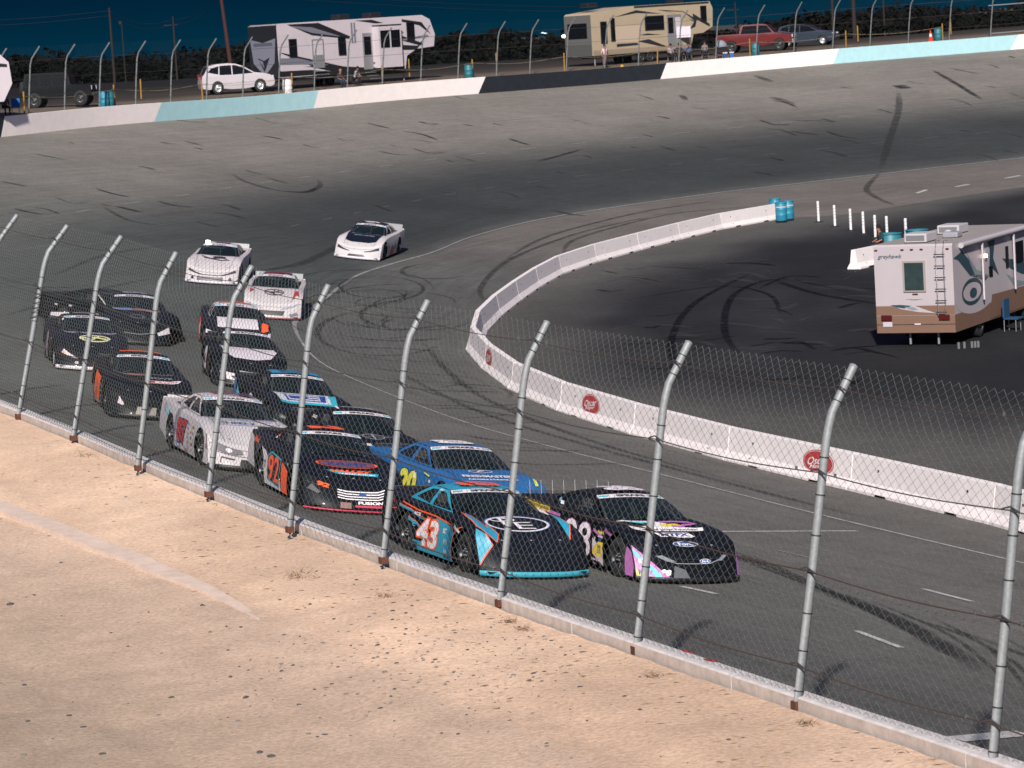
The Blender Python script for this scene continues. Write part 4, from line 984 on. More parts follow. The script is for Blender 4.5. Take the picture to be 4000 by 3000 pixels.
# 98 -------------------------------------------------------------
YL = '#e2c63a'; PK = '#b06aa8'
d98 = [T('S', 'poly', [(-2.3, .84), (-.7, .62), (-.6, .30), (-.9, .45), (-1.4, .80)], c=WH), T('S', 'poly', [(-2.0, .80), (-1.7, .77), (-.65, .45), (-.62, .36)], c=YL), T('S', 'poly', [(-.35, .66), (1.0, .12), (1.0, .40), (.6, .55), (.2, .72)], c='#cdbfc4'), T('S', 'poly', [(.55, .30), (.95, .26), (1.0, .52), (.8, .52)], c=YL), T('S', 'line', [(-1.6, .82), (-.5, .77), (.4, .74), (.95, .60)], .05, c=PK), T('S', 'line', [(0, .60), (.4, .35), (.9, .13)], .04, c='#15171b'), T('S', 'poly', [(.0, .12), (.75, .12), (.3, .22)], c=PK), T('S', 'poly', [(.3, .12), (.6, .12), (.45, .25)], c='#3c9fc8'),
       T('S', 'text', 'Friends of Jaclyn Foundation', -1.70, .845, 1.12, .15, c=YL, bold=.14, rot=-.02), T('S', 'text', 'Friends of Jaclyn Foundation', -1.70, .845, 1.08, .09, c='#22242c', bold=.03, rot=-.02),
       T('S', 'poly', [(-.78, .12), (.60, .12), (.56, .84), (-.72, .84)], c='#0e1014'), T('S', 'text', '98', .0, .49, 1.02, .61, c=PK, bold=.02), T('S', 'text', '98', .0, .49, .99, .58, c='#dcd6da', bold=.012), T('S', 'text', 'Mopes World', .88, .68, .22, .08, c=YL), T('S', 'text', 'SCREEN PRINTING', .88, .61, .2, .03, c=WH), T('S', 'text', 'NAPA', .86, .44, .14, .07, c='#24407a'), T('S', 'text', 'CCR', .86, .36, .16, .06, c='#2c5ea8'), T('S', 'text', 'MOTORS', -.08, .15, .5, .08, c=WH), T('S', 'text', 'Hoosier', 1.15, .72, .30, .07, c=PK, rot=-.2), T('S', 'text', 'DYNATECH', .7, .2, .3, .04, c=WH),
       T('S', 'poly', [(1.82, .10), (1.80, .40), (1.83, .58), (1.99, .50), (2.09, .28), (2.09, .10)], c=PK),
       T('F', 'poly', [(-.93, .10), (-.93, .50), (-.70, .34), (-.42, .10)], c=PK), T('F', 'poly', [(-.93, .40), (-.93, .46), (-.62, .20), (-.55, .10), (-.66, .10), (-.72, .20)], c='#4cc0cc'), T('F', 'poly', [(-.93, .10), (-.93, .22), (-.84, .10)], c=YL), T('F', 'text', 'MTFX', -.80, .17, .2, .075, c='#1d3f86', bold=.04), T('F', 'text', '98', -.50, .20, .16, .10, c=WH, bold=.05, shear=.3), T('F', 'text', 'LUCAS', -.80, .32, .15, .06, c=WH),
       T('F', 'poly', [(.93, .10), (.93, .45), (.88, .30), (.86, .10)], c='#8a5a96'),
       T('F', 'line', [(-.55, .42), (-.3, .36), (.3, .36), (.6, .43)], .012, c='#8c9094'), T('F', 'poly', [(-.62, .44), (-.5, .47), (-.3, .39), (-.45, .38)], c='#7d8288'), T('F', 'poly', [(.68, .43), (.6, .46), (.45, .39), (.55, .38)], c='#7d8288'),
       T('F', 'ell', .22, .40, .10, .038, c=WH), T('F', 'ell', .22, .40, .092, .032, c='#1f4f8c'), T('F', 'text', 'Ford', .22, .40, .11, .035, c=WH),
       T('F', 'poly', [(-.40, .12), (-.35, .32), (-.18, .26), (-.12, .12)], c='#595c60'),
       T('H', 'ell', .02, -1.83, .19, .075, c=WH), T('H', 'ell', .02, -1.83, .18, .066, c='#1f4f8c'), T('H', 'text', 'Ford', .02, -1.83, .22, .08, c=WH),
       T('H', 'poly', [(-.62, -1.42), (.50, -1.42), (.53, -1.32), (.2, -1.26), (-.3, -1.22), (-.62, -1.28)], c=WH), T('H', 'text', 'Friends of Jaclyn Foundation', -.02, -1.37, 1.02, .10, c='#24242a'), T('H', 'poly', [(-.25, -1.62), (.27, -1.62), (.22, -1.48), (-.3, -1.48)], c=WH), T('H', 'text', 'MTFX', -.01, -1.55, .46, .11, c='#1d3f86', bold=.05, shear=.2), T('H', 'text', 'Graphics', .1, -1.64, .24, .05, c=WH),
       T('H', 'poly', [(-.45, -1.25), (-.1, -1.12), (-.35, -1.05), (-.7, -1.08), (-.55, -.98), (-.1, -1.0), (.1, -1.15), (.1, -1.25)], c='#dfe0dc'), T('H', 'poly', [(-.05, -1.25), (-.05, -1.15), (.2, -1.12), (.3, -1.24)], c=YL), T('H', 'line', [(-.02, -1.05), (.2, -1.02), (.42, -1.05), (.5, -1.14), (.3, -1.18), (.25, -1.25), (.1, -1.22)], .07, c=PK), T('H', 'poly', [(-.55, -1.02), (-.2, -1.03), (-.3, -1.12)], c='#6fd0d2'),
       T('R', 'text', '98', -.52, .0, .66, .8, c=PK, bold=.09), T('R', 'text', '98', -.52, 0, .60, .74, c=WH, bold=.04), T('G', 'ell', -1.25, 1.0, .05, .035, c='#6aa0c0'), T('G', 'poly', [(-1.2, .93), (-1.05, .93), (-1.08, .99), (-1.22, .99)], c=WH)]
# 20 -------------------------------------------------------------
d20 = [T('S', 'poly', [(-2.48, .45), (-1.7, .60), (-1.65, .50), (-2.3, .30)], c=WH), *outl('S', '20', -.25, .53, .90, .48, '#d6d24a', '#1a2c4a', .02, .06, .2), T('S', 'poly', [(-1.0, .3), (-.7, .3), (-.85, .7), (-1.0, .8)], c=WH), T('S', 'text', 'SC', .1, .70, .12, .1, c=WH), T('S', 'text', 'FM', .35, .42, .14, .1, c=WH), T('S', 'poly', [(.5, .78), (.8, .74), (.85, .76), (.55, .80)], c='#d6d24a'), T('T', 'poly', [(-1.9, -.7), (-1.6, -.74), (-1.6, -.68), (-1.9, -.62)], c='#d6d24a'),
       T('H', 'ring', -.02, -.93, .24, .10, .018), T('H', 'text', 'F', -.02, -.93, .22, .11, shear=.5), T('H', 'text', 'FINISHMASTER', 0, -1.22, .98, .12, bold=.03), T('H', 'text', 'Automotive & Industrial Paint', .05, -1.38, .98, .07), T('T', 'poly', [(1.45, .80), (1.75, .74), (1.75, .80), (1.5, .85)], c='#d6d24a'),
       T('R', 'text', '20', -.52, 0, .62, .74, c=WH, bold=.06), *lamps(), *grille()]
# 92 -------------------------------------------------------------
d92 = [T('S', 'poly', [(-1.72, .40), (-1.68, .30), (-2.5, .32), (-2.5, .90), (-2.1, .86)], c='#b9b2b6'), T('S', 'poly', [(-.82, .11), (.45, .11), (.30, .42), (.0, .22), (-.3, .2), (-.6, .3), (-.66, .62), (-.85, .72), (-1.2, .77), (-.95, .60)], c='#cfc6c8'), T('S', 'poly', [(.48, .11), (.98, .11), (.98, .55), (.42, .66)], c=OR), T('S', 'poly', [(-.62, .20), (.30, .14), (.36, .70), (-.45, .76), (-.66, .66)], c='#2aa0b4'), T('S', 'poly', [(-.59, .23), (.26, .17), (.32, .67), (-.44, .73), (-.62, .64)], c='#141822'),
       T('S', 'text', '92', -.16, .45, .84, .50, c=OR, bold=.02), T('S', 'text', 'Medlock', -1.75, .84, .5, .11, c=OR, shear=.3), T('S', 'text', '7', -.80, .47, .1, .16, c='#1a1c20', bold=.05), T('G', 'poly', [(-1.1, 1.0), (-.95, 1.0), (-1.0, 1.06)], c=OR), T('G', 'poly', [(-1.25, .94), (-1.1, .95), (-1.12, 1.0)], c=WH),
       T('H', 'ell', 0, -1.33, .50, .16, c=OR), T('H', 'ell', 0, -1.33, .485, .148, c='#1a2238'), T('H', 'ell', 0, -1.33, .45, .125, c='#6b4550'), T('H', 'text', 'KAMP', 0, -1.33, .66, .15, c='#1c3470', bold=.06), T('H', 'poly', [(-.40, -1.60), (.44, -1.66), (.40, -1.76), (-.25, -1.72)], c='#1f94aa'), T('H', 'text', 'VALLEY', .02, -1.62, .68, .09, c=OR, bold=.06, shear=.3), T('H', 'text', 'FABRICATION', .08, -1.71, .58, .045, c=WH, bold=.03),
       *[T('F', 'line', [(-.36, .44-k*.045), (-.2, .42-k*.045), (.4, .42-k*.045), (.62, .46-k*.045)], .02, c=WH) for k in range(4)], T('F', 'text', '92', -.60, .47, .22, .08, c=OR, bold=.06, shear=.3), T('F', 'ell', .1, .37, .07, .028, c='#1f4f8c'), T('F', 'text', 'FUSION', .25, .225, .48, .055, c=WH, bold=.05), T('F', 'poly', [(-.05, .14), (.62, .14), (.62, .18), (-.05, .18)], c='#c04058'), T('F', 'poly', [(-.32, .11), (-.12, .11), (-.12, .22), (-.32, .22)], c='#8a6a62'), T('F', 'poly', [(-.88, .34), (-.8, .42), (-.66, .34), (-.7, .30)], c='#3c4046'),
       T('R', 'text', '92', -.52, 0, .62, .74, c=OR, bold=.08), T('S', 'line', [(1.85, .58), (1.95, .35), (2.05, .2)], .012, c='#3a3d42')]
# black car with the oval emblem between 92 and 20 ------------------
dtoy = [T('H', 'ring', -.05, -1.08, .20, .12, .018, c='#8f9298'), T('H', 'ring', -.05, -1.06, .45, .045, .012, c='#8f9298'), T('H', 'ell', -.05, -1.08, .02, .14, 12, c='#8f9298'), T('H', 'text', 'FIRE', -.35, -1.42, .3, .08, bold=.05), T('R', 'text', '7', -.52, 0, .3, .7, c='#9a9ca2', bold=.05), T('R', 'line', [(-.3, -.45), (-.7, -.40)], .05, c=WH), T('G', 'text', 'SUNOCO', -.98, 1.0, .34, .06, c=WH), T('S', 'poly', [(-1.8, .62), (-1.5, .78), (-1.0, .70), (-1.2, .55)], c='#9a9698'), T('S', 'text', 'KILLION', -1.45, .69, .5, .10, c='#22252a', bold=.03), T('S', 'text', '7', -.2, .48, .3, .4, c='#b9b6bc', bold=.06), *lamps()]
# 87 -------------------------------------------------------------
d87 = [*outl('S', '87', -.18, .48, .80, .50, '#a82a30', '#2a2a4a', .025, .05), T('S', 'text', 'SUPPLY', -.75, .46, .30, .07, c='#7a6a9a'), *[T('S', 'text', s_, .35+.02*k, .70-k*.09, .14, .05, c=c_) for k, (s_, c_) in enumerate([('SUNOCO', '#4a5a9a'), ('MOOG', '#8a3a3a'), ('BSB', '#c09a3a'), ('RACE', '#333a4a'), ('K&N', '#a04040'), ('FEL', '#5a6aa0')])], T('S', 'text', 'Coors', .25, .18, .34, .09, c='#a04a44'), T('S', 'ring', -.45, .2, .16, .08, .03, c='#2a5a9a'),
       *[T('S', 'ell', -1.9+.09*math.cos(a), .80+.07*math.sin(a), .022, .022, 8, c=c_) for a, c_ in zip(np.linspace(0, 6, 8), ['#a03040', '#3050a0']*4)], T('S', 'poly', [(-1.75, .72), (-1.3, .68), (-1.35, .80), (-1.7, .83)], c='#8cc4d4'), T('S', 'text', '87', 1.98, .44, .1, .08, c='#a82a30', bold=.05, shear=.3),
       T('H', 'line', [(-.55, -.95), (-.2, -.88), (.3, -.92), (.6, -.86)], .03, c='#3a4a66'), T('H', 'line', [(-.6, -1.02), (-.1, -.96), (.5, -1.0)], .02, c='#4f86c0'), T('H', 'text', 'SUPPLY', -.12, -1.14, .62, .08, c='#3a4a66', bold=.04), T('H', 'line', [(-.6, -1.24), (.1, -1.22), (.6, -1.18)], .02, c='#4f86c0'), T('R', 'text', '87', -.52, 0, .62, .76, c='#7a2a44', bold=.05), T('R', 'poly', [(-.85, .1), (-.3, .25), (-.25, .5), (-.9, .5)], c='#35335a'),
       T('F', 'poly', [(-.80, .36), (-.78, .48), (-.3, .44), (-.28, .36), (-.5, .33)], c='#6e6a70'), T('F', 'ell', -.55, .40, .06, .04, c='#d8d4d8'), T('F', 'poly', [(.80, .36), (.78, .48), (.3, .44), (.28, .36), (.5, .33)], c='#6e6a70'), T('F', 'line', [(-.72, .17), (-.7, .26), (-.45, .25)], .02, c='#17181a'), *grille('#1a1c20', .12, .26, .36), T('F', 'line', [(-.9, .34), (0, .31), (.9, .34)], .01, c='#8a8488')]
dblue = [T('H', 'poly', [(-.58, -1.50), (.50, -1.50), (.58, -.90), (-.62, -.90)], c='#27a3b4'), T('H', 'poly', [(-.58, -1.38), (.40, -1.40), (.46, -.86), (-.62, -.86)], c='#c9c6cc'), T('H', 'poly', [(-.5, -1.32), (.32, -1.33), (.38, -.92), (-.54, -.92)], c='#1a3a86'), T('H', 'line', [(.25, -1.0), (-.38, -1.0), (-.36, -1.24), (.22, -1.24), (.22, -1.12), (0, -1.12)], .06, c='#c9c6cc'), T('R', 'poly', [(-.95, -.55), (-.2, -.55), (-.16, .55), (-.95, .55)], c='#2088b4'), T('R', 'text', '21', -.52, 0, .5, .7, c='#1a2440', bold=.05),
         T('S', 'poly', [(-2.4, .9), (-2.2, .4), (-1.9, .4), (-2.1, .9)], c='#3a6aa8'), T('S', 'poly', [(-1.9, .55), (-1.1, .25), (-.7, .11), (-1.0, .45), (-1.8, .78)], c='#4fb4cc'), T('S', 'text', 'B', -.30, .50, .42, .48, c='#c8bcc0', bold=.1, shear=.2), T('S', 'ell', .15, .62, .05, .04, c=OR), *lamps('#5a5e64')]
d2 = [T('H', 'poly', [(-.62, -.86), (.56, -.86), (.60, -1.2), (.45, -1.55), (.1, -1.66), (-.35, -1.60), (-.58, -1.3)], c='#c9c0c6'), T('H', 'line', [(-.45, -1.0), (-.2, -1.03), (0, -1.0), (.25, -1.04), (.5, -1.02)], .016, c='#7a2c38'), T('S', 'text', '2', -.25, .50, .6, .58, c='#d2ccd0', bold=.08), T('S', 'text', '2', -.35, .44, .34, .2, c='#8a3040', bold=.06), *lamps('#d8d4d8', .30), T('F', 'poly', [(-.62, .2), (-.4, .2), (-.42, .36), (-.64, .36)], c='#b8b0b4'), T('F', 'poly', [(-.5, .15), (-.35, .15), (-.35, .3), (-.5, .3)], c='#131518'), T('F', 'line', [(-.3, .44), (.3, .42), (.6, .46)], .02, c='#aaa4a8')]
dora = [T('H', 'poly', [(-.50, -.70), (.50, -.70), (.50, -1.62), (-.50, -1.62)], c='#d6cdd0'), T('F', 'poly', [(-.45, .33), (.80, .33), (.86, .45), (-.5, .47)], c='#c9c0c6'), T('F', 'ring', .1, .42, .3, .05, .015, c='#3a3044'), T('S', 'poly', [(-.9, .2), (-.3, .12), (-.2, .7), (-.8, .8)], c='#ff5a22'), T('S', 'ell', -.5, .45, .2, .18, c=WH), T('T', 'poly', [(1.2, .7), (1.9, .66), (1.8, .86), (1.3, .88)], c=OR), T('S', 'poly', [(1.82, .3), (2.0, .3), (1.9, .55), (1.82, .58)], c='#c9b0b0'), T('R', 'poly', [(-.75, -.5), (-.4, -.5), (-.4, .45), (-.75, .45)], c='#b86a5a'), T('R', 'text', '4', -.5, .0, .3, .6, c=OR, bold=.08)]
dktn = [T('S', 'poly', [(-.80, .18), (.25, .14), (.35, .72), (-.72, .80)], c='#ff6620'), T('S', 'text', '11', -.38, .46, .3, .34, c='#c94a14', bold=.06), T('S', 'poly', [(-.8, .11), (.1, .11), (.1, .17), (-.8, .22)], c='#b08a8e'), *[T('S', 'poly', [(.45+.0*k, .62-k*.13), (.62, .61-k*.13), (.62, .54-k*.13), (.45, .55-k*.13)], c=c_) for k, c_ in enumerate(['#a84a40', '#9a969a', '#8a868a', '#b9b4b8'])], T('S', 'poly', [(-1.95, .72), (-1.72, .70), (-1.66, .84), (-1.9, .88)], c='#d8a63a'), T('S', 'poly', [(-1.85, .62), (-1.76, .62), (-1.76, .92), (-1.85, .92)], c='#c89a30'),
        T('H', 'poly', [(-.05, -1.38), (.02, -1.44), (.55, -1.44), (.62, -1.38), (.55, -1.32), (.02, -1.32)], c='#d4ccd0'), T('H', 'poly', [(0, -1.38), (.04, -1.425), (.53, -1.425), (.57, -1.38), (.53, -1.335), (.04, -1.335)], c='#a02a30'), T('H', 'text', 'KTN', .28, -1.38, .32, .06, c=WH, bold=.06), T('H', 'text', 'MOVE', .22, -1.18, .5, .09, c='#7c7e84', bold=.03), T('H', 'poly', [(-.5, -1.02), (-.1, -.98), (0, -1.06), (-.3, -1.10)], c='#8a5a54'), T('H', 'poly', [(-.6, -1.0), (.5, -.93), (.5, -.95), (-.6, -1.02)], c='#8a8c90'), T('R', 'poly', [(-.85, -.5), (-.5, -.5), (-.5, .45), (-.85, .45)], c=OR),
        T('F', 'poly', [(-.74, .30), (-.70, .44), (-.60, .32), (-.62, .28)], c='#c0b0b4'), T('F', 'poly', [(-.35, .12), (-.12, .12), (-.08, .30), (-.3, .30)], c='#8a8078'), T('F', 'poly', [(-.10, .12), (.1, .12), (.12, .30), (-.04, .30)], c='#77726c'), T('F', 'poly', [(-.15, .1), (-.07, .1), (.02, .31), (-.05, .31)], c='#15171a')]
dyel = [T('H', 'ring', .08, -1.35, .34, .17, .05, c='#d2d0a6'), T('H', 'line', [(-.2, -1.36), (.1, -1.30), (.35, -1.38)], .07, c='#cfcf86'), T('H', 'line', [(-.05, -1.48), (.08, -1.36), (.2, -1.22)], .045, c='#d2d0a6'), T('H', 'text', 'KNIGHT TRANSPORTATION', .0, -1.05, 1.15, .08, c='#a8a4c0', bold=.05), T('S', 'poly', [(-.5, .12), (-.1, .12), (0, .75), (-.4, .82)], c='#9a8a94'), T('S', 'poly', [(1.83, .10), (2.0, .10), (1.9, .40), (1.83, .45)], c='#cfc6ca'), *[T('F', 'poly', [(s_*.80, .38), (s_*.74, .47), (s_*.38, .33), (s_*.5, .33)], c='#c8bcc0') for s_ in (-1, 1)], T('F', 'poly', [(-.79, .38), (-.75, .44), (-.70, .38)], c='#d88a3a'), T('F', 'ell', -.42, .22, .05, .035, c='#a8a094'), T('R', 'text', '17', -.5, 0, .4, .7, c='#b9b4bc', bold=.05), T('W', 'poly', [(-1.0, .55), (-.93, .60), (-.93, .88), (-1.0, .86)], c='#c9b8ac')]
dflag = [T('H', 'poly', [(-.60, -.92), (-.1, -.86), (-.1, -1.04), (-.58, -1.08)], c='#4f86b8'), *[T('H', 'line', [(-.58+.4*(k < 3)+.08*(k < 3), -.88-.035*k if k < 3 else -.90-.035*k), (.1, -.9-.03*k), (.55, -1.02-.03*k)], .016, c=c_) for k, c_ in enumerate(['#c4a8ac', '#9a4a54', '#c4a8ac', '#9a4a54', '#c4a8ac', '#9a4a54'])], *[T('H', 'ring', .0, -1.42, .16+.04*k, .08+.03*k, .01, c='#6a7478') for k in range(2)], T('F', 'poly', [(-.93, .30), (-.9, .50), (-.6, .42), (-.62, .32)], c='#c0b8bc'), T('F', 'poly', [(.93, .30), (.9, .44), (.55, .36), (.6, .28)], c='#b8b0b4'), T('F', 'line', [(-.4, .36), (0, .33), (.4, .36)], .02, c='#6a7074'), T('F', 'line', [(-.4, .10), (.35, .10)], .02, c='#6a7074'), T('R', 'text', '25', -.5, 0, .5, .7, c='#8a90a0', bold=.05), T('R', 'line', [(-.95, -.5), (-.95, .5)], .03, c=WH)]
dhid = [T('S', 'poly', [(-1.75, .35), (-.9, .42), (-.9, .55), (-1.75, .48)], c='#cfc6ca'), T('S', 'poly', [(-1.6, .70), (-1.45, .70), (-1.45, .75), (-1.6, .75)], c='#a8a4a8'), T('S', 'poly', [(-.95, .72), (-.8, .72), (-.8, .77), (-.95, .77)], c='#a8a4a8'), T('S', 'poly', [(-.85, .22), (-.5, .22), (-.5, .36), (-.85, .36)], c='#8a7a68')]
dlw = [T('H', 'line', [(-.45, -1.05), (-.15, -1.22), (.2, -1.15), (.42, -1.28), (.2, -1.32), (-.35, -1.18)], .05, c='#4a3444'), T('H', 'ell', .1, -1.1, .2, .07, c='#2a2e3c'), T('F', 'poly', [(-.5, .14), (.42, .14), (.42, .28), (-.5, .28)], c='#4a484c'), *[T('F', 'line', [(-.46, .16+k*.035), (.38, .16+k*.035)], .008, c='#8a868a') for k in range(4)], *[T('F', 'poly', [(s_*.86, .38), (s_*.82, .45), (s_*.3, .36), (s_*.3, .34)], c='#34343c') for s_ in (-1, 1)], T('F', 'line', [(-.5, .35), (.5, .35)], .02, c='#34343c'), *[T('F', 'poly', [(s_*.62, .16), (s_*.72, .17), (s_*.70, .25), (s_*.62, .24)], c='#1c1c20') for s_ in (-1, 1)], T('RF', 'poly', [(-.15, .25), (.3, .22), (.36, .5), (-.3, .6)], c='#6a5a74'), T('L', 'text', '5', .1, .5, .3, .4, c='#8a8a94', bold=.05)]
doe = [T('H', 'ring', .0, -1.28, .27, .17, .03, c='#3c2c34'), T('H', 'line', [(-.22, -1.28), (.22, -1.28)], .03, c='#3c2c34'), T('H', 'line', [(0, -1.14), (0, -1.42)], .035, c='#3c2c34'), T('H', 'line', [(-.1, -1.36), (.14, -1.2)], .025, c='#3c2c34'), T('RF', 'poly', [(-.45, .2), (.2, .2), (.3, .4), (.5, .25), (.5, .8), (-.4, .8)], c='#6e2026'), T('T', 'poly', [(1.1, -.80), (1.6, -.78), (1.3, -.66)], c='#a02c30'), T('T', 'poly', [(1.2, .66), (1.9, .62), (1.6, .74), (1.7, .84), (1.3, .8)], c='#a02c30'), *[T('F', 'poly', [(s_*.80, .42), (s_*.78, .46), (s_*.3, .39), (s_*.3, .36)], c='#8f9aa8') for s_ in (-1, 1)], T('F', 'poly', [(-.36, .17), (.36, .17), (.42, .31), (-.42, .31)], c='#2c2c30'), *[T('F', 'poly', [(s_*.85, .17), (s_*.6, .14), (s_*.55, .2), (s_*.8, .24)], c='#74747c') for s_ in (-1, 1)], T('L', 'text', '26', .1, .5, .6, .4, c='#a02c30', bold=.05)]
dbh = [T('H', 'poly', [(-.60, -.86), (.60, -.86), (.52, -1.62), (.3, -1.72), (-.3, -1.72), (-.52, -1.62)], c='#0c1018'), T('H', 'text', 'RACING', 0, -1.05, .7, .08, c='#8aa0a8'), T('L', 'poly', [(-.3, .12), (.35, .12), (.35, .3), (.0, .5), (-.2, .3)], c='#c03a2c'), T('L', 'text', '6', .55, .5, .3, .4, c='#8a8aa0', bold=.06), *[T('F', 'poly', [(s_*.86, .36), (s_*.84, .44), (s_*.3, .36), (s_*.3, .34)], c='#20242c') for s_ in (-1, 1)], T('F', 'poly', [(-.36, .15), (.36, .15), (.30, .23), (-.30, .23)], c='#15171a'), T('R', 'poly', [(-.95, -.57), (-.18, -.57), (-.15, .57), (-.95, .57)], c='#14161e'), T('R', 'text', '6', -.5, 0, .4, .6, c=WH, bold=.05)]

DKB = '#13171f'
cars = [((1918, 1929), 23, 'turquoise and black race car numbered 43 with orange flames, nearest the fence', dict(body=DKB, roof=TQ, side='#0f141c', split='#3aa0b4', split_h=.075, spoiler='#14161a', hs=1.12, deco=d43, rim='#2c2f33', cage='#20262c')),
        ((2487, 1949), 25, 'black race car numbered 98 with pink and white stripes, leading the pack at right', dict(body='#111419', split='#141518', rivet='#b8b8b8', pins=1, hs=1.15, deco=d98, spoiler='#1a1c20', sp_alpha=.35)),
        ((1820, 1762), 24, 'blue race car with a yellow 20 on its door, behind the turquoise car', dict(body='#235f96', deco=d20, split='#16181c')),
        ((1298, 1708), 18, 'black race car with an orange 92 on its door and a red lower lip', dict(body='#11151e', hs=1.15, deco=d92, split='#b83850', split_h=.02, cage='#2a8c9c')),
        ((1428, 1630), 20, 'black race car with thin silver hood emblem, between the 92 and the blue 20', dict(body='#111419', hs=1.5, deco=dtoy)),
        ((920, 1573), 19, 'white race car with a red 87 on its door', dict(body='#bdb6b8', hs=1.2, deco=d87, split='#1a1a1e', spoiler='#bdb6b8', banner='#dcd4da')),
        ((1170, 1483), 17, 'dark race car with blue roof and white and cyan square on its hood', dict(body='#0f141b', hs=1.15, deco=dblue)),
        ((965, 1312), 10, 'black race car with a large white hood panel, right behind the blue-roofed car', dict(body='#101318', hs=1.15, deco=d2)),
        ((925, 1202), 8, 'race car with white hood and roof, black fenders and an orange door', dict(body='#1a1c22', roof='#c8bec4', pillar='#c8bec4', nose='#b9b0b6', hs=1.1, deco=dora)),
        ((565, 1403), 12.5, 'black race car with orange door panel and small red oval on hood', dict(body='#13161a', hs=1.3, deco=dktn)),
        ((342, 1246), 13, 'black race car with pale yellow ring on its hood and white lip', dict(body='#12141c', hs=1.5, deco=dyel, split='#cfc6ca')),
        ((530, 1163), 10, 'dark race car with a stars and stripes flag painted on its hood', dict(body='#14171c', hs=1.5, deco=dflag)),
        ((462, 1150), 50, 'black race car turned sideways, almost hidden behind the flag-hooded car', dict(body='#121416', deco=dhid, nobanner=1)),
        ((858, 962), -2, 'white race car with lit roof lamp and dark swoosh on its hood', dict(body='#b9b2b4', hs=1.6, deco=dlw, spoiler='#5a5e62', sp_h=.17, rim='#1a1a1c', split='#ccc4ce')),
        ((1080, 1083), 1.5, 'white race car with dark ring on its hood and dark red roof trim', dict(body='#b9b2b3', hs=1.7, deco=doe, spoiler='#5a6064', sp_h=.18, split='#7a3a3c', split_h=.03)),
        ((1446, 883), -11, 'white race car with a black hood, running alone behind the pack', dict(body='#bab4b6', roof='#bab4b6', hs=1.15, deco=dbh, spoiler='#6a6a70', sp_h=.18, split='#ccc6d0'))]
CARS = []
for c, h, lb, P in cars:
    CARS.append(race_car(c, None, h, lb, P))
lampm = mat('lit_roof_lamp', (1, .95, .92), emit=3)
q = MB(); q.box((-.18, -.46, 1.27), (.10, .16, .12), lampm); q.build('roof_lamp', CARS[13], bevel=.02)
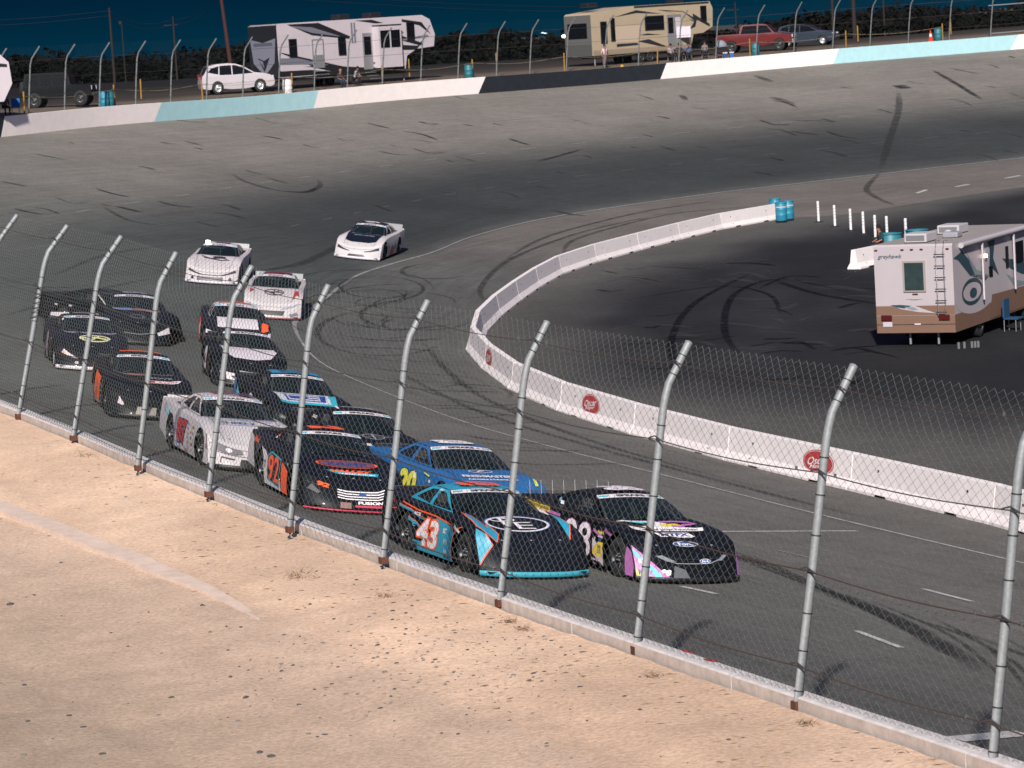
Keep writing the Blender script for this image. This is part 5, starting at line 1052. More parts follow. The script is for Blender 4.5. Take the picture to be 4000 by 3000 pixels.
# ================================================================== trailers and parked vehicles on the far bank
dk = mat('trailer_black', (.012, .013, .016), .4); tw = mat('trailer_white', '#bab0b6', .45, noise=.04, scale=2); tg = mat('trailer_grey', '#6c6c78', .5); tcream = mat('trailer_cream', '#a6967f', .5, noise=.05, scale=2); tgry2 = mat('trailer_rear_grey', '#5a5a58', .6)
winm = mat('dark_window', (.005, .006, .009), .3, spec=.04); met = mat('dull_metal', (.3, .3, .31), .5, .5)
def trailer(px, ppm, ang, L, Ht, Wd, body, rearm, label, prof, windows, deco, rdeco, doors, slides, acs, flip=False):
    """local frame: rear at x=0, front +X, visible flank at y=-Wd/2"""
    p = bplace(px, ppm); t = thing('camper_trailer', label, 'trailer', p, None, math.radians(ang)); mb = MB()
    v, f = tess(prof); n = len(prof)
    for s_ in (-1, 1): mb.add([(x, s_*Wd/2, z) for x, z in v], f, body)
    for i in range(n):
        a, b = prof[i], prof[(i+1) % n]; m = rearm if (a[0] < .2 and b[0] < .2) else (mat('trailer_roof', (.3, .27, .26), .7) if min(a[1], b[1]) > Ht*.93 else body)
        mb.add([(a[0], -Wd/2, a[1]), (b[0], -Wd/2, b[1]), (b[0], Wd/2, b[1]), (a[0], Wd/2, a[1])], [(0, 1, 2, 3)], m)
    o_ = .012
    for k, (pts, m) in enumerate(deco): v, f = tess(pts); mb.add([(x, -Wd/2-o_-.002*(k % 5), z) for x, z in v], f, m)
    for k, (pts, m) in enumerate(rdeco): v, f = tess(pts); mb.add([(-o_-.002*(k % 6), -y, z) for y, z in v], f, m)
    mb.build('body', t)
    for (x0, z0, x1, z1) in windows:
        q = MB(); q.box(((x0+x1)/2, -Wd/2-.025, (z0+z1)/2), (x1-x0, .05, z1-z0), dk); wobj = q.build('window', t); q = MB(); q.box(((x0+x1)/2, -Wd/2-.052, (z0+z1)/2), (x1-x0-.1, .012, z1-z0-.1), winm); q.build('pane', wobj)
    for (x0, z0, x1, z1, m) in doors:
        q = MB(); q.box(((x0+x1)/2, -Wd/2-.03, (z0+z1)/2), (x1-x0, .04, z1-z0), met); dobj = q.build('door', t); q = MB(); q.box(((x0+x1)/2, -Wd/2-.055, (z0+z1)/2+.35), (x1-x0-.2, .02, (z1-z0)*.5), m); q.build('pane', dobj)
        q = MB(); [q.box(((x0+x1)/2, -Wd/2-.15-.2*k, z0-.2-.2*k), (x1-x0, .2, .03), met) for k in range(3)]; q.build('step', t)
    for (x0, z0, x1, z1, wn) in slides:
        q = MB(); q.box(((x0+x1)/2, -Wd/2-.25, (z0+z1)/2), (x1-x0, .5, z1-z0), body); q.box(((x0+x1)/2, -Wd/2-.26, z1+.03), (x1-x0+.1, .56, .06), dk); sobj = q.build('slide_out', t)
        for (a, b, c, d) in wn: q = MB(); q.box(((a+c)/2, -Wd/2-.51, (b+d)/2), (c-a, .03, d-b), winm); q.build('window', sobj)
    for x in acs: q = MB(); q.box((x, 0, Ht+.18), (1.0, .8, .3), dk); q.build('air_conditioner', t, bevel=.08)
    q = MB(); q.box((L*.5, 0, .62), (L*.78, Wd-.3, .22), dk); q.build('chassis', t)
    for x in (L*.40, L*.40+.95):
        for s_ in (-1, 1): wheel(t, x, s_*(Wd/2-.2), .38, .24, rim_d, s_, n=16)
    t.scale = (1.1,)*3
    for x in (L*.80, .5): q = MB(); q.tube([(x, -Wd/2+.3, 0), (x, -Wd/2+.3, .7)], .05, met, 6); q.build('jack_leg', t)
    return t
S_ = lambda *a: list(a)
prof1 = [(0, .75), (0, 4.0), (.25, 4.08), (12.9, 4.15), (13.6, 3.85), (14.0, 2.9), (13.85, 2.1), (12.2, 2.0), (11.3, 1.6), (11.1, .75)]
dec1 = [([(.9, 4.0), (3.6, 4.0), (6.3, 3.05), (6.2, 2.9), (3.0, 3.25)], dk), ([(1.1, 3.9), (3.0, 3.75), (5.6, 3.05), (3.0, 3.4)], tg), ([(0, 2.35), (1.2, 2.1), (5.5, 1.2), (8.5, .95), (8.5, .8), (.0, .8), (0, 1.2), (2.8, 1.35)], dk), ([(0.1, 1.95), (1.6, 1.9), (4.3, 1.35), (1.9, 1.5), (0.1, 1.55)], tg), ([(.1, 1.35), (2.6, 1.3), (4.4, .95), (2.6, 1.12), (.1, 1.15)], tw),
        ([(6.8, 4.02), (8.3, 4.02), (9.3, 3.78), (8.6, 3.78)], dk), ([(10.4, 2.7), (12.6, 2.2), (13.6, 2.9), (12.8, 2.35), (10.4, 3.05)], dk), ([(10.4, 2.0), (12.2, 1.95), (13.2, 2.8), (12.3, 2.2), (10.4, 2.35)], dk), ([(11.0, 3.95), (12.8, 3.7), (13.6, 2.9), (12.6, 3.5), (11.0, 3.8)], dk), ([(10.4, 2.52), (13.4, 2.75), (13.3, 2.88), (10.4, 2.65)], tg), ([(6.4, 3.9), (6.55, 3.9), (6.55, 2.6), (6.4, 2.6)], tg), ([(6.65, 3.9), (6.8, 3.9), (6.8, 2.6), (6.65, 2.6)], tg), ([(8.0, 1.3), (10.3, 1.5), (10.3, 1.4), (8.8, 1.1)], dk), ([(4.2, 1.0), (11.0, 1.0), (11.0, .76), (4.2, .76)], dk)]
rd1 = [([(-1.25, .8), (1.25, .8), (1.25, 4.0), (-1.25, 4.0)], dk), ([(-1.15, 3.2), (0, 2.95), (1.15, 3.2), (.95, 1.7), (0, .9), (-.95, 1.7)], tg), ([(-.55, 2.05), (0, 1.85), (.55, 2.05), (0, 1.15)], dk), ([(-.5, 1.95), (-.1, 1.8), (0, 1.4)], tg), ([(-.85, 2.75), (.85, 2.75), (.85, 2.95), (-.85, 2.95)], mat('rear_lettering', '#4a4a56', .6)), ([(-1.2, 3.25), (0, 3.05), (1.2, 3.25), (.6, 3.4), (0, 3.3), (-.6, 3.4)], dk)]
t1 = trailer(1040, 8, 47, 14, 4.15, 2.6, tw, dk, 'white fifth-wheel camper trailer with black swoosh graphics, beside the white car', prof1, [(.95, 1.95, 1.6, 3.1), (5.2, 1.9, 5.85, 3.1), (11.4, 2.6, 12.1, 3.75)], dec1, rd1, [(7.35, .9, 8.15, 3.2, winm), (2.9, 1.2, 3.9, 3.0, tw)], [(8.35, .95, 10.4, 3.6, [(8.5, 2.2, 9.3, 3.3), (9.45, 2.2, 10.25, 3.3)])], [6.8, 9.6])
prof2 = [(0, .7), (0, 3.5), (.2, 3.62), (4, 3.95), (12.0, 4.0), (12.3, 3.5), (12.2, 2.2), (11.2, 1.8), (10.2, 1.75), (9.8, .7)]
br = mat('trailer_navy', '#23262e', .5); dec2 = [([(2.3, 3.25), (4.5, 3.65), (7.0, 3.3), (4.5, 3.45)], br), ([(6.6, 3.6), (9.2, 3.4), (10.6, 2.75), (10.4, 2.25), (9.8, 2.1), (10.3, 2.6), (9.0, 3.2)], br), ([(7.5, 3.45), (9.2, 3.35), (10.3, 2.7), (9.0, 3.1)], tcream), ([(2.4, 1.2), (4.6, 1.25), (4.4, 1.4), (2.4, 1.4)], br), ([(4.5, 1.5), (7.0, 1.0), (7.4, 1.0), (5.6, 1.6)], br), ([(4.6, 1.9), (6.9, 1.85), (5.5, 2.0)], br), ([(10.2, 3.2), (11.9, 2.4), (11.9, 2.2), (10.2, 2.9)], br), ([(2.3, 1.5), (4.8, 1.45), (4.8, 2.6), (2.3, 2.6)], mat('trailer_cream2', '#b3a18e', .5)), ([(.1, .75), (9.7, .75), (9.7, 1.05), (.1, 1.05)], mat('trailer_skirt', '#8d7d6c', .6)), ([(4.3, 3.93), (11.9, 3.97), (11.9, 3.85), (4.3, 3.8)], br)]
rd2 = [([(-1.0, 1.9), (.9, 1.9), (.9, 2.95), (-1.0, 2.95)], winm), ([(-1.25, .75), (1.25, .75), (1.25, 1.5), (-1.25, 1.5)], mat('rear_lower', '#4c4c4b', .6))]
t2 = trailer(2265, 7, 43, 12.2, 4.0, 2.6, tcream, tgry2, 'cream fifth-wheel camper trailer with navy curves and an open door, left of the red pickup', prof2, [(.9, 1.5, 1.5, 3.0), (5.3, 2.2, 7.2, 3.2), (11.0, 2.6, 11.6, 3.7), (1.9, 1.6, 2.3, 3.2)], dec2, rd2, [(7.5, 1.0, 8.2, 3.2, winm), (8.25, 1.0, 8.95, 3.2, tw)], [], [1.2, 9.8])
# stub of a third trailer at the left picture edge
prof3 = [(0, .7), (0, 3.2), (3.0, 3.35), (5.4, 3.3), (6.0, 2.7), (6.1, 1.6), (5.6, .7)]
t3 = trailer(-420, 7, 20, 6.1, 3.3, 2.4, tw, tw, 'rounded white camper trailer cut off by the left picture edge', prof3, [(1.0, 1.8, 2.4, 2.6)], [([(4.2, 2.9), (5.9, 2.6), (5.9, 2.45), (4.2, 2.6)], dk)], [], [], [], [2.5])
q = MB(); bmw = mat('white_board', '#c4bcc6', .5); pbd = t2.matrix_world
wbp = bplace(2675, 5); wb = thing('white_board', 'white panel standing in front of the cream trailer near the seated people', 'sign', wbp, None, math.radians(5))
q.box((0, 0, 2.1), (1.15, .04, .85), bmw); q.build('panel', wb)
for s_ in (-.5, .5): q = MB(); q.tube([(s_, 0, 0), (s_, 0, 2.6)], .02, met, 5); q.build('leg', wb)

def vehicle(px, ppm, ang, label, paint, prof, belt, hw, wins, glass_segs, wheels, wr, lamps_, rim=rim_s, nm='parked_car', cat='car', bed=None, extra=None):
    p = bplace(px, ppm) if ppm < 99 and ppm != 17.5 else wplace(px, ppm); t = thing(nm, label, cat, p, None, math.radians(ang)); mb = MB(); n = len(prof)
    def Y(z): return hw-(.22*max(0, z-belt)) if z > belt else hw-.06*max(0, (.45-z)/.3)
    # arches cut into the outline
    out = list(prof)
    v, f = subdiv(tess(out), .3)
    for s_ in (-1, 1): mb.add([(x, s_*Y(z), z) for x, z in v], f, paint, True)
    for i in range(n):
        a, b = out[i], out[(i+1) % n]; m = winm if i in glass_segs else paint
        mb.grid([[(a[0], y*Y(a[1]), a[1]) for y in (-1, -.85, -.4, .4, .85, 1)], [(b[0], y*Y(b[1]), b[1]) for y in (-1, -.85, -.4, .4, .85, 1)]], m, False, mf=(lambda i_, j_: paint if j_ in (0, 4) else None) if i in glass_segs else None)
    mb.build('body', t)
    for s_ in (-1, 1):
        for w in wins:
            q = MB(); v, f = subdiv(tess(w), .3); q.add([(x, s_*(Y(z)+.008), z) for x, z in v], f, winm); q.build('window', t)
    for x, z, w, h, m, side in lamps_:
        for s_ in (-1, 1):
            q = MB(); q.box((x, s_*(hw-.22), z), (.08, w, h), m); q.build('headlight' if side > 0 else 'tail_light', t, bevel=.02)
    for x in wheels:
        for s_ in (-1, 1):
            wheel(t, x, s_*(hw-.10), wr, .22, rim, s_, n=18)
    if extra: extra(t, Y)
    t.scale = (1.06, 1.06, 1.14) if ppm != 9 else (1.04, 1.08, 1.24)
    return t
def archd(prof_pts, cx, r, z0):
    a0 = math.asin(max(-1, min(1, (z0-r*.9)/r))); return [(cx+r*math.cos(a), r*.85+r*math.sin(a)) for a in np.linspace(a0+.12, math.pi-a0-.12, 9)]
hl = mat('headlight_glass', (.6, .6, .62), .15); tl = mat('tail_light_red', (.25, .015, .015), .3); hlon = mat('lit_headlight', (1, .85, .65), emit=4); amb = mat('lit_amber_lamp', (1, .32, .05), emit=3)
def suvprof(L=4.75, h=1.66):
    return [(L*.49, .35), (L*.505, .55), (L*.49, .78), (L*.44, .93), (L*.34, 1.03), (L*.23, 1.09), (L*.08, h-.20), (-L*.02, h-.05), (-L*.13, h), (-L*.28, h-.02), (-L*.40, h-.12), (-L*.455, 1.15), (-L*.49, 1.0), (-L*.5, .62), (-L*.49, .35)]+[(-L*.40, .28)]+archd(None, -L*.285, .40, .28)[::-1]+[(-L*.1, .25), (L*.1, .25)]+archd(None, L*.30, .40, .28)[::-1]+[(L*.44, .28)]
sp = suvprof()
suvw = [[(1.02, 1.06), (.35, 1.40), (-.1, 1.53), (-.33, 1.55), (-.33, 1.03)], [(-.40, 1.03), (-.40, 1.55), (-1.15, 1.54), (-1.2, 1.05)], [(-1.27, 1.08), (-1.22, 1.53), (-1.72, 1.43), (-1.95, 1.22)]]
vehicle(925, 9, 14, 'white crossover car parked left of the white trailer', mat('white_car_paint', '#b4adb2', .35, coat=.5), sp, 1.0, .92, suvw, (5, 6, 10, 11), (-1.35, 1.42), .36, [(2.3, .80, .34, .16, hl, 1), (-2.34, 1.0, .22, .24, tl, -1)])
vehicle(3155, 13, -20, 'dark grey crossover car parked behind the red pickup, headlight catching light', mat('grey_car_paint', '#2a3340', .35, coat=.4), suvprof(4.7, 1.6), 1.0, .92, suvw, (5, 6, 10, 11), (-1.35, 1.42), .36, [(2.25, .80, .4, .16, hl, 1), (-2.3, 1.0, .22, .24, tl, -1)])
def puprof(L=5.8, h=1.9):
    return [(L*.5, .5), (L*.5, .95), (L*.485, 1.12), (L*.27, 1.27), (L*.17, h-.06), (L*.09, h+.02), (-L*.14, h), (-L*.175, h-.1), (-L*.19, 1.30), (-L*.49, 1.28), (-L*.5, .65), (-L*.45, .5)]+archd(None, -L*.30, .47, .5)[::-1]+[(-L*.1, .42), (L*.12, .42)]+archd(None, L*.33, .47, .5)[::-1]
puw = [[(1.42, 1.29), (1.0, 1.79), (.32, 1.83), (.32, 1.27)], [(.24, 1.27), (.24, 1.83), (-.80, 1.81), (-.98, 1.29)]]
def bedx(t, Y):
    q = MB(); q.box((-1.95, 0, 1.275), (1.9, 1.6, .04), blk); q.build('cargo_bed', t); q = MB(); q.box((2.93, 0, .62), (.12, 1.9, .26), met); q.build('bumper', t, bevel=.03); q = MB(); q.box((2.92, 0, .9), (.05, 1.1, .3), dk); q.build('grille', t)
vehicle(2955, 8, -14, 'red pickup truck parked right of the cream trailer', mat('red_truck_paint', '#5c1214', .35, coat=.4), puprof(), 1.2, 1.0, puw, (3, 7), (-1.75, 1.9), .42, [(2.9, .98, .34, .22, hlon if False else hl, 1), (-2.9, 1.0, .14, .3, tl, -1)], rim=rim_d, nm='pickup_truck', cat='pickup truck', extra=bedx)
vehicle(3558, 17.5, 178, 'small silver pickup truck with amber lights far off in the field', mat('silver_truck_paint', '#8a8c94', .4), puprof(5.6, 1.8), 1.2, 1.0, puw, (3, 7), (-1.7, 1.85), .40, [(2.85, 1.05, .3, .3, amb, 1), (-2.85, 1.0, .2, .3, amb, -1)], rim=rim_d, nm='pickup_truck', cat='pickup truck')
# black off-road vehicle
jp = [(2.1, .55), (2.12, 1.05), (.95, 1.18), (.75, 1.85), (-1.75, 1.87), (-1.85, 1.2), (-1.88, .6)]+[(-1.6, .5)]+archd(None, -1.25, .46, .5)[::-1]+[(-.4, .45), (.5, .45)]+archd(None, 1.45, .46, .5)[::-1]
def jx(t, Y):
    q = MB(); q.lathe([(.12, -.1), (.40, -.12), (.42, 0), (.40, .12), (.12, .1)], tyre_m, (-2.05, 0, 1.05), 'X', 16); q.build('spare_wheel', t)
    q = MB(); q.box((2.2, 0, .62), (.16, 1.7, .18), dk); q.build('bumper', t)
vehicle(232, 8, -4, 'black boxy off-road vehicle parked at far left behind the fence', mat('black_car_paint', (.006, .007, .009), .6, spec=.1), jp, 1.15, .92, [[(.78, 1.22), (.66, 1.75), (-.1, 1.77), (-.1, 1.2)], [(-.2, 1.2), (-.2, 1.77), (-.85, 1.77), (-.85, 1.2)], [(-.95, 1.2), (-.95, 1.77), (-1.65, 1.77), (-1.7, 1.25)]], (2,), (-1.25, 1.45), .42, [(2.1, .95, .22, .22, hl, 1), (-1.86, .95, .12, .2, tl, -1)], rim=rim_d, nm='off_road_vehicle', cat='car', extra=jx)

# ---- barrels, bollards, rope, cone
for px, py, m, lb in [(428, 385, teal, 'teal barrel beside a yellow stake near the left end of the far wall'), (1832, 290, teal, 'teal barrel behind the black wall section end, left of a yellow stake'), (2952, 205, teal, 'teal barrel in front of the red pickup'), (3665, 150, teal, 'teal barrel right of the traffic cone'), (1125, 338, whp, 'white barrel in front of the white trailer rear'), (408, 378, blue, 'dark blue barrel half hidden behind the teal one at left')]:
    p = bplace(px, 2.2)
    barrel(p, m, lb, 'barrels behind the far wall', .31, .98)
yel = mat('yellow_stake_paint', '#94702a', .8); sx = [96, 450, 552, 792, 1143, 1494, 1600, 1848, 1941, 2205, 2568, 2930, 3305, 3352, 3683, 3715]; stakes = []
sl_ = ['yellow stake in front of the black off-road vehicle', 'yellow stake touching the teal barrel at left', 'yellow stake between fence posts left of the white car', 'yellow stake in front of the white car rear', 'yellow stake beside the white barrel', 'yellow stake in front of the white trailer slide-out', 'yellow stake behind the front jack of the white trailer', 'yellow stake right of the teal barrel behind the wall end', 'dull yellow stake standing farther back near the middle of the far fence', 'yellow stake left of the cream trailer rear', 'yellow stake in front of the cream trailer door', 'yellow stake left of the barrel by the red pickup', 'yellow stake right of the grey car', 'brown stake right of the grey car, second from it', 'yellow stake right of the barrel by the traffic cone', 'pale stake farthest right']
for k, (px, lb) in enumerate(zip(sx, sl_)):
    far_ = px in (552, 1600, 1941, 3352, 3715); p = bplace(px, 16 if far_ else 2.6); q = MB(); q.tube([(0, 0, -.1), (.02, 0, 1.32)], .055, yel, 8); o = q.build('yellow_stake'); o.location = p; o.rotation_euler = (random.uniform(-.03, .03), random.uniform(-.03, .05), 0)
    tag(o, lb, 'stake', 'yellow stakes behind the far wall'); stakes.append((px, p))
q = MB(); st_ = [p for px, p in stakes if px not in (552, 1600, 1941, 3352, 3715)]
for a, b in zip(st_[:-1], st_[1:]):
    q.tube([a.lerp(b, u/8)+Vector((0, 0, 1.05-.25*math.sin(math.pi*u/8))) for u in range(9)], .012, mat('rope', (.30, .25, .15), .9), 4)
tag(q.build('rope'), 'thin rope strung from stake to stake behind the far wall', 'rope')
p = bplace(3636, 2); tc = thing('traffic_cone', 'orange traffic cone with a white collar, standing behind the pale blue wall', 'traffic cone', p)
q = MB(); q.lathe([(.0, .9), (.04, .9), (.17, .05), (.24, .05), (.24, 0)], mat('cone_orange', '#d8381c', .6), n=16); q.build('cone_body', tc); q = MB(); q.lathe([(.075, .62), (.115, .38)], mat('cone_white', '#d8d0d0', .6), c=(0, 0, 0), n=16); o = q.build('reflective_collar', tc); o.scale = (1.12, 1.12, 1)

# ---- people on the far bank
def rzf(d): return math.radians(d)
person(bplace(2365, 2.2), stand(), ('#c8a8ac', '#6a5850', 0), 'person in a pink shirt and shorts standing in front of the cream trailer', rzf(-80))
person(bplace(1322, 4), sit(.3, .2), ('#2c3c54', '#1c2c44', 0), 'person in dark blue crouching by the white trailer wheels', rzf(-40), hairc='#8a6a4a')
person(bplace(1383, 4), sit(.4, .3), ('#9aa0ae', '#241c1c', 0), 'person in a pale shirt bending forward by the white trailer', rzf(-30))
ppl = [(2622, '#8a8a8e', 'person in a grey top sitting in a camp chair in front of the trailer door'), (2655, '#2a2a34', 'person in dark clothes sitting beside the person in grey'), (2690, '#4a6a96', 'person in a blue top sitting under the white panel'), (2755, '#6a6a72', 'person in a grey jacket sitting left of the round shelter chair')]
for px, c_, lb in ppl:
    pp_ = bplace(px, 4); person(pp_, sit(.42, -.05), (c_, '#1c1e26', 0), lb, rzf(-90+random.uniform(-25, 25)))
    ch = thing('camp_chair', lb.replace('person', 'folding chair under the person', 1).split(' sitting')[0], 'chair', pp_, 'camp chairs by the cream trailer', rzf(-90)); cm = mat('chair_fabric', '#15171c', .8)
    q = MB(); q.box((.05, 0, .40), (.5, .52, .04), cm); q.build('seat', ch); q = MB(); q.box((-.25, 0, .68), (.05, .52, .5), cm); q.build('backrest', ch)
    for a in (-.22, .22):
        for b in (-.24, .24): q = MB(); q.tube([(a, b, 0), (a, b, .42)], .015, met, 5); q.build('leg', ch)
p = bplace(2812, 3); sh = thing('shade_chair', 'camp chair with a round pale canopy, left of the coolers', 'chair', p, None, rzf(-90)); q = MB()
q.grid([[(.5*math.cos(a)*math.cos(b)-.1, .62*math.sin(a)*math.cos(b), .85+.55*math.sin(b)) for a in np.linspace(math.pi*.5-1.9, math.pi*.5+1.9, 14)] for b in np.linspace(0, 1.5, 7)], mat('canopy_fabric', '#7c828e', .8)); q.build('canopy', sh)
q = MB(); q.box((0, 0, .42), (.5, .5, .05), cm); q.build('seat', sh); 
for a in (-.2, .2):
    for b in (-.2, .2): q = MB(); q.tube([(a, b, 0), (a, b, .42)], .015, met, 5); q.build('leg', sh)
for px, c_, lb in [(2833, '#1c3a6a', 'dark blue cooler with a white side, beside the round-canopied chair'), (2858, '#2a5a96', 'blue cooler, rightmost of the two by the red pickup')]:
    t = thing('cooler', lb, 'cooler', bplace(px, 2), 'coolers by the red pickup'); q = MB(); q.box((0, 0, .2), (.32, .5, .38), mat('cooler_'+c_, c_, .5)); q.build('box', t, bevel=.02); q = MB(); q.box((0, 0, .42), (.36, .54, .08), mat('cooler_lid', '#c8c0c4', .5)); q.build('lid', t, bevel=.02)
p = bplace(2430, 1.5); q = MB(); q.lathe([(0, .2), (.1, .18), (.16, 0)], mat('toy_yellow', '#c8902a', .7), n=10); o = q.build('yellow_bucket'); o.location = p; tag(o, 'small yellow object on the ground behind the black wall section', 'bucket')
person(bplace(20, 3), sit(.42, .1), ('#5a5a60', '#17181c', 0), 'person sitting at the left picture edge by the white camper', rzf(-60))
p = bplace(62, 3); ch = thing('camp_chair', 'blue folding chair between the left camper and the black off-road vehicle', 'chair', p, 'camp chairs', rzf(-90)); cb = mat('blue_fabric', '#1a6aa8', .8)
q = MB(); q.box((.05, 0, .42), (.5, .52, .05), cb); q.build('seat', ch); q = MB(); q.box((-.2, 0, .7), (.06, .5, .5), cb); q.build('backrest', ch)
for a in (-.2, .2):
    for b in (-.22, .22): q = MB(); q.tube([(a, b, 0), (a, b, .42)], .015, met, 5); q.build('leg', ch)

# ---- lamp on a pole behind, utility poles, power lines
lp = wplace(2212, 33); t = thing('light_pole', 'lit white area lamp on a short pole left of the cream trailer', 'lamp', lp); q = MB(); q.tube([(0, 0, 0), (0, 0, 3.3)], .06, dk, 6); q.build('pole', t)
topz = atw(2212, 141, 33).z-lp.z; q = MB(); q.lathe([(0, -.2), (.34, -.12), (.36, 0), (.34, .12), (0, .2)], mat('lit_area_lamp', (1, .93, .85), emit=9), (0, 0, topz), n=14); q.build('lamp_head', t)
wood = mat('dark_wood_pole', (.016, .011, .010), .9)
pl_ = [(449, 30, 28, .20, 0, 0, 'utility pole standing above the trees at left, no crossarm'), (492, 85, 24, .10, 0, 1, 'thin pole with a small lamp head right of the left utility pole'), (693, 64, 27, .16, 1, 0, 'utility pole with a short crossarm left of the white car'), (882, -60, 30, .28, 0, 0, 'thick leaning reddish utility pole above the white car'), (1003, 100, 26, .10, 0, 1, 'slim pole just left of the white trailer'), (2888, 8, 24, .14, 1, 0, 'utility pole behind the red pickup'), (3182, 40, 20, .12, 1, 0, 'utility pole above the grey car'), (3268, -60, 30, .24, 0, 0, 'thick utility pole, left one of a close pair'), (3350, -60, 30, .34, 0, 0, 'thick utility pole, right one of a close pair'), (3464, -40, 24, .16, 0, 0, 'utility pole right of the close pair')]
heads = []
for px, ty, ppm, r_, arm, lh, lb in pl_:
    b = wplace(px, ppm); z = atw(px, ty, ppm).z-b.z; lean = .9 if px == 882 else 0
    t = thing('utility_pole', lb, 'pole', b, 'poles on the horizon'); q = MB(); q.tube([(lean, 0, -.5), (0, 0, z)], [r_, r_*.7], mat('reddish_pole', (.05, .012, .010), .9) if px == 882 else wood, 8); q.build('shaft', t)
    if arm: q = MB(); q.box((-.4, 0, z-1.2), (2.0, .12, .14), wood); q.build('crossarm', t)
    if lh: q = MB(); q.box((-.2, 0, z-.1), (.5, .3, .5), wood); q.build('lamp_head', t)
    heads.append(b+Vector((0, 0, z)))
q = MB()
for dz in (-.4, -1.1):
    for a, b in zip([heads[0]+Vector((-40, 0, 2)), heads[0], heads[2], heads[3]], [heads[0], heads[2], heads[3], heads[5]]):
        q.tube([a.lerp(b, u/10)+Vector((0, 0, dz-1.2*math.sin(math.pi*u/10))) for u in range(11)], .02, wood, 4)
tag(q.build('power_line'), 'sagging power lines between the utility poles against the dusk sky', 'power line')

# ---- brush and trees on the horizon
bark = mat('bark', (.014, .012, .01), .95, spec=.02); leaf = mat('unlit_foliage', (.0085, .009, .0085), .95, noise=.5, scale=.7, spec=.02)  # near-black leaf colour stands in for floodlights not reaching the trees
def tree_proto(seed, w, h):
    r = random.Random(seed); t = thing('dark_tree', '', 'tree', (0, 0, 0)); q = MB()
    q.tube([(0, 0, 0), (.1, 0, h*.3), (.05, .1, h*.6)], [.16, .12, .05], bark, 6)
    for k in range(4): a = r.uniform(0, 6.3); q.tube([(.07, 0, h*.25+.1*k), (math.cos(a)*w*.3, math.sin(a)*w*.3, h*(.5+.08*k))], [.07, .02], bark, 4)
    q.build('trunk', t); q = MB(); lobes = [(r.uniform(-.5, .5)*w, r.uniform(-.5, .5)*w*.6, h*r.uniform(.35, .8), r.uniform(.22, .4)*w*.75) for _ in range(8)]
    for _ in range(900):
        lx, ly, lz, lr = r.choice(lobes); d = Vector((r.gauss(0, 1), r.gauss(0, 1), r.gauss(0, 1))).normalized()*lr*(r.random()**.4); c = Vector((lx, ly, lz))+Vector((d.x, d.y, d.z*.75)); s_ = r.uniform(.08, .22)
        a = Vector((r.gauss(0, 1), r.gauss(0, 1), r.gauss(0, 1))).normalized()*s_; b = a.cross(Vector((r.gauss(0, 1), r.gauss(0, 1), r.gauss(0, 1)))).normalized()*s_*.7
        q.add([c-a, c-b, c+a, c+b], [(0, 1, 2, 3)], leaf)
    q.build('crown', t); return t
protos = [tree_proto(s_, w, h) for s_, w, h in ((1, 3.4, 3.2), (2, 4.2, 3.8), (3, 3.0, 2.7), (4, 5.0, 4.6), (5, 3.6, 3.3))]
used = [False]*5; k = 0
tx = -120
while tx < 4150:
    ytop = np.interp(tx, [0, 250, 430, 600, 800, 1000, 1750, 1850, 2000, 2250, 2900, 3050, 3180, 3260, 3300, 3400, 3480, 3560, 3620, 3700, 3900, 4100], [248, 226, 246, 228, 208, 190, 142, 148, 150, 145, 110, 90, 60, 74, 84, 56, 34, 34, 54, 50, 36, 24])+random.uniform(-9, 9)
    row = 0
    for ppm in (random.uniform(17, 20), random.uniform(21, 24)):
        pi = random.randrange(5); pos = wplace(tx+random.uniform(-14, 14), ppm)
        if not used[pi]: t = protos[pi]; used[pi] = True
        else: t = copy_tree(protos[pi])
        hgt = (atw(tx, ytop, ppm).z-pos.z)*(1.0 if ppm < 20.5 else .8); sc = hgt/((3.2, 3.8, 2.7, 4.6, 3.3)[pi]*.86)
        t.location = pos; t.scale = (max(sc, .9)*1.3, max(sc, .9)*1.3, sc); t.rotation_euler = (0, 0, random.uniform(0, 6.3)); t['group'] = 'dark trees along the horizon'
        seg = 'above the black off-road vehicle at left' if tx < 420 else 'between the left utility poles' if tx < 780 else 'behind the white car and white trailer' if tx < 1720 else 'between the two camper trailers' if tx < 2230 else 'behind the cream trailer' if tx < 2830 else 'behind the red pickup and grey car' if tx < 3260 else 'near the paired utility poles' if tx < 3620 else 'at the right end of the horizon'
        t['label'] = 'dark bushy tree in the horizon row '+seg
        k += 1
    tx += random.uniform(48, 66)
for u, t in zip(used, protos):
    if not u:
        for c in list(t.children): bpy.data.objects.remove(c)
        bpy.data.objects.remove(t)
# far lights of a town
q = MB(); tm = mat('distant_town_light', (.75, .85, .8), emit=1.1)
tl_ = []
for px, py in [(922, 196), (910, 201), (2120, 128), (2130, 130), (2042, 135), (3075, 85), (3600, 41), (3725, 34)]:
    p = atw(px, py, 11); o_q = MB(); o_q.lathe([(0, -.25), (.3, 0), (0, .25)], tm, (0, 0, 0), n=6); o = o_q.build('town_light'); o.location = p
    o.scale = (2.2, 1, .7) if px < 3000 else (1, 1, 1); tag(o, 'faint distant lights beyond the horizon trees', 'distant light', 'faint lights beyond the horizon trees')

